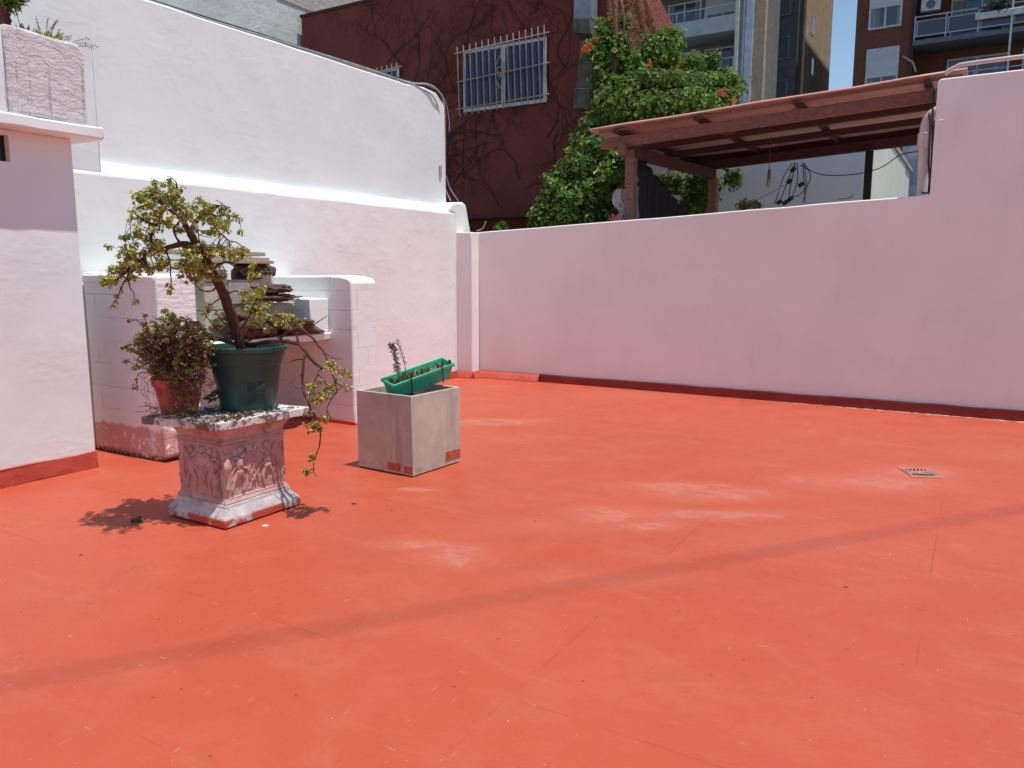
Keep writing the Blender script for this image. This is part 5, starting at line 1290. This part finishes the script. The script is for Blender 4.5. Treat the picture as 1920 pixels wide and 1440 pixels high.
for px, py, s in ((1098, 90, .13), (1105, 86, .1), (1118, 74, .08), (1112, 88, .06), (1142, 37, .05), (1218, 122, .09), (1171, 200, .08), (1350, 172, .09), (1357, 178, .06), (1376, 188, .08), (1270, 125, .05)):
    p = onw(px, py, WV - .55 if py > 60 else WV - .3); s *= .62; k = 26
    V, F = leaves([tuple(p + Vector(rnd_unit(1)[0]) * s * .6) for _ in range(k)], rnd_unit(k), rng.uniform(s * .4, s * .7, k), .6, .3); mesh_np('flower', V, F, M_flower, vt)
V, F = foliage([(940, 425, 8, 8, 6, 9.9, .1)], 2, 16, .05, .05); tag(mesh_np('weed', V, F, M_vine, origin=onw(940, 432, 9.9)), 'small green weed poking up behind the wall beside the corner', 'plant')
cable('cable', [onw(893, 433, 9.45), onw(905, 428, 9.45), onw(911, 415, 9.45)], .006, M_wc, 'thin pale wire sticking up at the corner of the two walls')
V, F = foliage([(1405, 385, 22, 6, 6, 10.4, .12)], 2, 14, .06, .06); tag(mesh_np('weed', V, F, leaf_mat('brown_weed', (.10, .10, .03), (.2, .16, .05), None, .6, .1), origin=onw(1405, 392, 10.4)), 'low brownish weed peeping over the wall under the pergola', 'plant')

# ================================================================== FAR BUILDINGS
M_brick = N('brown_brick')
def brickm(name, a, b, mo):
    x = N(name); br = x.n('TexBrick'); br.inputs['Color1'].default_value = (*a, 1); br.inputs['Color2'].default_value = (*b, 1); br.inputs['Mortar'].default_value = (*mo, 1)
    br.inputs['Scale'].default_value = 1; br.inputs['Brick Width'].default_value = .26; br.inputs['Row Height'].default_value = .075; br.inputs['Mortar Size'].default_value = .008
    sx = x.n('SeparateXYZ'); x.l(x.tc.outputs['Object'], sx.inputs[0]); cx = x.n('CombineXYZ'); x.l(x.math('ADD', sx.outputs[0], sx.outputs[1]), cx.inputs[0]); x.l(sx.outputs[2], cx.inputs[1]); x.l(cx.outputs[0], br.inputs[0])
    c = x.mix(x.ramp(x.noise(.6, 5), .35, .7), br.outputs[0], tuple(v * .8 for v in a)); return x.done(c, .9, None, .15)
M_brick = brickm('brown_brick', (.20, .075, .05), (.155, .06, .042), (.14, .08, .06))
M_wframe = plain('white_window_frame', (.6, .62, .66), None, 5, .5, 0); M_shut = plain('roller_shutter', (.55, .57, .6), (.5, .52, .56), 1, .6, .01, 30, stretch=(.1, .1, 3))
M_glass2 = N('apartment_glass').done((.05, .07, .10), .08, None, .8)
M_rail = plain('rail_blue_white', (.45, .48, .56), None, 5, .5, 0)
bb = thing('brick_apartments', 'brown brick apartment block with balconies at the top right', 'building', T(4, 46, -4))
WBk = 44; ubl = onw(1603, 80, WBk).dot(U); ubr = onw(1713, 60, WBk).dot(U)
HB = 25.0
m = MB(); m.box(ubl, ubr, WBk, 60, -4, HB); m.build('wall', M_brick, bb)
m = MB(); m.box(ubr + .01, 22, WBk + 1.6, 60, -4, HB - .2); m.build('recessed_wall', M_brick, bb)
m = MB(); m.box(ubl - .15, 22, WBk - .15, 60.2, HB + .002, HB + .3); m.build('roof_edge', M_cb2, bb)
M_curt = plain('curtain', (.30, .31, .34), (.16, .17, .20), 3, .8, .02, 9, stretch=(3, 3, .1))
def win2(u0, u1, z0, z1, sh, wf, parent=bb, mull=1, fm=None):
    fr = .09; m = MB(); m.box(u0 - fr, u0, wf - .08, wf - .002, z0 - fr, z1 + fr); m.box(u1, u1 + fr, wf - .08, wf - .002, z0 - fr, z1 + fr); m.box(u0, u1, wf - .08, wf - .002, z1, z1 + fr); m.box(u0, u1, wf - .08, wf - .002, z0 - fr, z0)
    for k in range(mull): c = u0 + (u1 - u0) * (k + 1) / (mull + 1); m.box(c - .04, c + .04, wf - .06, wf - .006, z0, z1)
    f = m.build('window', fm or M_wframe, parent)
    m = MB(); m.box(u0, u1, wf - .02, wf - .004, z0, z1); m.build('pane', M_glass2, f)
    if u1 - u0 > 1.2:
        cw = random.uniform(.15, .4) * (u1 - u0); m = MB(); m.box(u0, u0 + cw, wf - .024, wf - .0205, z0, z1); m.build('curtain', M_curt, f)
        cw = random.uniform(.08, .25) * (u1 - u0); m = MB(); m.box(u1 - cw, u1, wf - .024, wf - .0205, z0, z1); m.build('curtain', M_curt, f)
    if sh > 0: m = MB(); m.box(u0, u1, wf - .07, wf - .061, z1 - (z1 - z0) * sh, z1); m.build('shutter', M_shut, f)
SH = 2.78
zA = onw(1656, 50, WBk).z     # sill of the upper visible window
for k in range(-5, 4):
    sh = {0: .45, -1: .86}.get(k, random.choice((.2, .5, .9))); z0 = zA + SH * k
    if k in (0, -1): z0 = zA if k == 0 else zA - 2.62
    win2(onw(1632, 50, WBk).dot(U), onw(1686, 50, WBk).dot(U), z0, z0 + 1.52 if k else z0 + 1.6, sh, WBk)
zS = onw(1800, 64, WBk - .4).z
for k in range(-4, 4):
    z = zS + SH * k
    m = MB(); m.box(ubr + .02, 22, WBk - .35, WBk + 1.58, z - .22, z); m.build('balcony_slab', plain('slab_grey%d' % k, (.16, .18, .19), None, 3, .8, .01, 10), bb)
    m = MB(); wf = WBk - .30
    for zz_ in (z + .16, z + 1.05): m.box(ubr + .05, 22, wf - .02, wf + .02, zz_, zz_ + .05)
    m.box(ubr + .05, 22, wf - .02, wf + .02, z + .85, z + .89)
    for j in range(19): x_ = ubr + .07 + j * 1.32; m.box(x_ - .03, x_ + .03, wf - .028, wf + .028, z + .001, z + 1.12); 
    for j in range(18): x_ = ubr + .07 + j * 1.32 + .1; m.box(x_ - .02, x_ + .02, wf - .024, wf + .024, z + .2, z + .86)
    rl = m.build('railing', M_rail, bb)
    m = MB(); m.box(ubr + .1, 22, wf + .0, wf + .008, z + .2, z + .86); m.build('glass_panels', N('smoked_glass%d' % k).done((.05, .055, .07), .1, None, .6), rl)
    win2(ubr + 1.55, ubr + 4.0, z + .3, z + 2.05, 0, WBk + 1.6, bb, 1)
    win2(ubr + 4.7, ubr + 7.0, z + .1, z + 2.15, 0, WBk + 1.6, bb, 1)
m = MB(); xP = onw(1893, 60, WBk - .45).dot(U); m.box(xP, xP + .09, WBk - .5, WBk - .42, -4, HB - .5); m.build('corner_post', M_wframe, bb)
m = MB(); xq = onw(1708, 80, WBk - .1).dot(U); m.box(ubr + .0 - .09, ubr + .05, WBk - .1, WBk - .004, -4, HB - .1); m.build('drain_pipe', plain('dark_pipe', (.05, .03, .03), None, 4, .6, 0), bb)
m = MB(); A = onw(1693, 105, WBk - .1); m.tube(smooth_path([A, onw(1705, 113, WBk - .1), onw(1712, 118, WBk - .1), onw(1717, 135, WBk - .1)], 4), .05, 6); m.build('waste_pipe', M_cb2, bb)
# things on the balconies
m = MB(); c1 = onw(1745, 6, WBk - .05); m.obox(c1 - W * -.3, U, W, zz, .42, .18, .3); ac = m.build('air_conditioner', M_wframe, origin=c1, bevel=.03); tag(ac, 'white air conditioner unit on the upper balcony of the brick block', 'air conditioner')
m = MB(); m.tube([c1 + W * .115 , c1 + W * .10], .2, 20); m.build('fan_grille', M_glass2, ac)
m = MB(); A = onw(1832, 32, WBk - .45); m.obox(A + U * .9, U, W, zz, .98, .1, .14); o = m.build('balcony_planter', M_wframe, origin=A, bevel=.02); tag(o, 'long white planter hung on the brick block balcony rail', 'planter')
V, F = foliage([(1862, 18, 14, 7, 5, WBk - .3, .15), (1885, 12, 8, 8, 3, WBk - .3, .15)], 2, 14, .25, .2); tag(mesh_np('balcony_plant', V, F, leaf_mat('dark_leaf', (.04, .04, .03), (.08, .09, .05), None, .6, 0), origin=A), 'dark plants growing in the white balcony planter', 'plant')

# apartment with long parapet balconies
WA = 39.0
ap = thing('balcony_apartments', 'grey apartment block with long concrete balconies behind the vine', 'building', T(-14, 41, -4))
uA1 = onw(1378, 60, WA).dot(U)
m = MB(); m.box(-24, uA1 + .35, WA + 1.7, 52, -4, 24); m.build('wall', plain('dim_render', (.22, .215, .205), (.17, .165, .16), 2, .9, .02, 8), ap)
m = MB(); m.box(-24.1, uA1 + .45, WA + 1.6, 52, 24.002, 24.3); m.build('roof_edge', M_cb2, ap)
zP = onw(1375, 51, WA).z; SHA = zP - onw(1375, 151, WA).z
for k in range(-4, 3):
    z = zP + SHA * k
    m = MB(); m.box(-24, uA1, WA, WA + .12, z - .12, z + .62); m.box(-24, uA1, WA + .121, WA + 1.69, z - .12, z + .02); m.build('balcony_parapet', plain('parapet_grey%d' % k, (.42, .44, .45), (.36, .38, .39), 2, .85, .01, 8), ap)
    m = MB(); m.box(-24, uA1, WA + .03, WA + .07, z + 1.08, z + 1.13)
    for j in range(11): x_ = uA1 - .05 - j * 1.45; m.box(x_ - .025, x_ + .025, WA + .031, WA + .069, z + .622, z + 1.078)
    m.build('railing', M_rail, ap)
    for j in range(6):
        x_ = uA1 - .3 - j * 2.0; win2(x_ - 1.6, x_, z + .5, z + 2.0, .0 if (j + k) % 3 else .5, WA + 1.7, ap, 1)
m = MB(); m.box(uA1 + .002, uA1 + .16, WA - .02, WA + .3, -4, 23.9); m.build('column', plain('cream_column', (.66, .66, .56), None, 3, .7, 0), ap)
m = MB(); m.box(uA1 + .162, uA1 + .34, WA + .1, WA + 1.69, -4, 23.8); m.build('grey_fin', plain('fin_grey', (.2, .22, .24), None, 3, .8, 0), ap)
uA2 = onw(1392, 60, WA).dot(U); uA3 = onw(1406, 60, WA).dot(U); uA4 = onw(1430, 60, WA).dot(U)
m = MB(); m.box(uA2, uA3, WA + .5, WA + 1.1, -4, 23.5); m.build('white_fin', plain('fin_white', (.68, .74, .80), None, 3, .7, 0), ap)
m = MB(); m.box(uA3 + .002, uA4 - .05, WA + .6, WA + 1.0, -4, 23.3); m.build('stair_wall', plain('tan_brick_wall', (.50, .36, .24), (.40, .28, .19), 3, .9, .03, 10), ap)
V, F = foliage([(1328, 122, 8, 16, 7, WA - .3, .3), (1338, 110, 8, 8, 3, WA - .3, .3)], 2, 14, .3, .22); tag(mesh_np('balcony_plant', V, F, M_vine, origin=onw(1328, 122, WA)), 'leafy green plant hanging over a grey apartment balcony', 'plant')
# dark tower
WT = 47
M_tf = plain('grey_tower_frame', (.14, .145, .155), None, 4, .7, 0)
tw = thing('tower_block', 'dark narrow tower block beside the strip of blue sky', 'building', T(-11, 50, -4))
uT0 = onw(1400, 60, WT).dot(U); uT1 = onw(1506, 60, WT).dot(U); wTe = 60.0
wTe = onu(1556, 60, uT1).dot(W)
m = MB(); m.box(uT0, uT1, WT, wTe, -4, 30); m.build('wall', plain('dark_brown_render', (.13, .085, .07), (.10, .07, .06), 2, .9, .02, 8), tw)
m = MB(); m.box(uT0 - .1, uT1 + .1, WT - .1, wTe + .1, 30.002, 30.3); m.build('roof_edge', M_cb2, tw)
ua, ub = onw(1448, 60, WT).dot(U), onw(1498, 60, WT).dot(U)
m = MB(); m.box(ua, ub, WT - .35, WT - .002, -4, 29.8); m.build('service_strip', plain('strip_grey', (.10, .11, .13), None, 2, .8, .01, 8), tw)
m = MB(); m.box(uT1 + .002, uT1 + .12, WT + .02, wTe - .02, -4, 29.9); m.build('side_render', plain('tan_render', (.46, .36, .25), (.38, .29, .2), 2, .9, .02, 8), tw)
zT = onw(1468, 112, WT).z; st = zT - onw(1468, 192, WT).z
for k in range(-3, 4): win2(onw(1459, 100, WT - .35).dot(U), onw(1476, 100, WT - .35).dot(U), zT + st * k, zT + st * k + 1.05, 0, WT - .35, tw, 0, M_tf)
m = MB()
for py in (50, 125): p = onu(1523, py, uT1 + .12); m.box(uT1 + .121, uT1 + .14, p.dot(W) - .3, p.dot(W) + .3, p.z - .45, p.z + .45)
m.build('slit_windows', M_glass2, tw)

for o in bpy.data.objects:
    if '_o' in o: del o['_o']
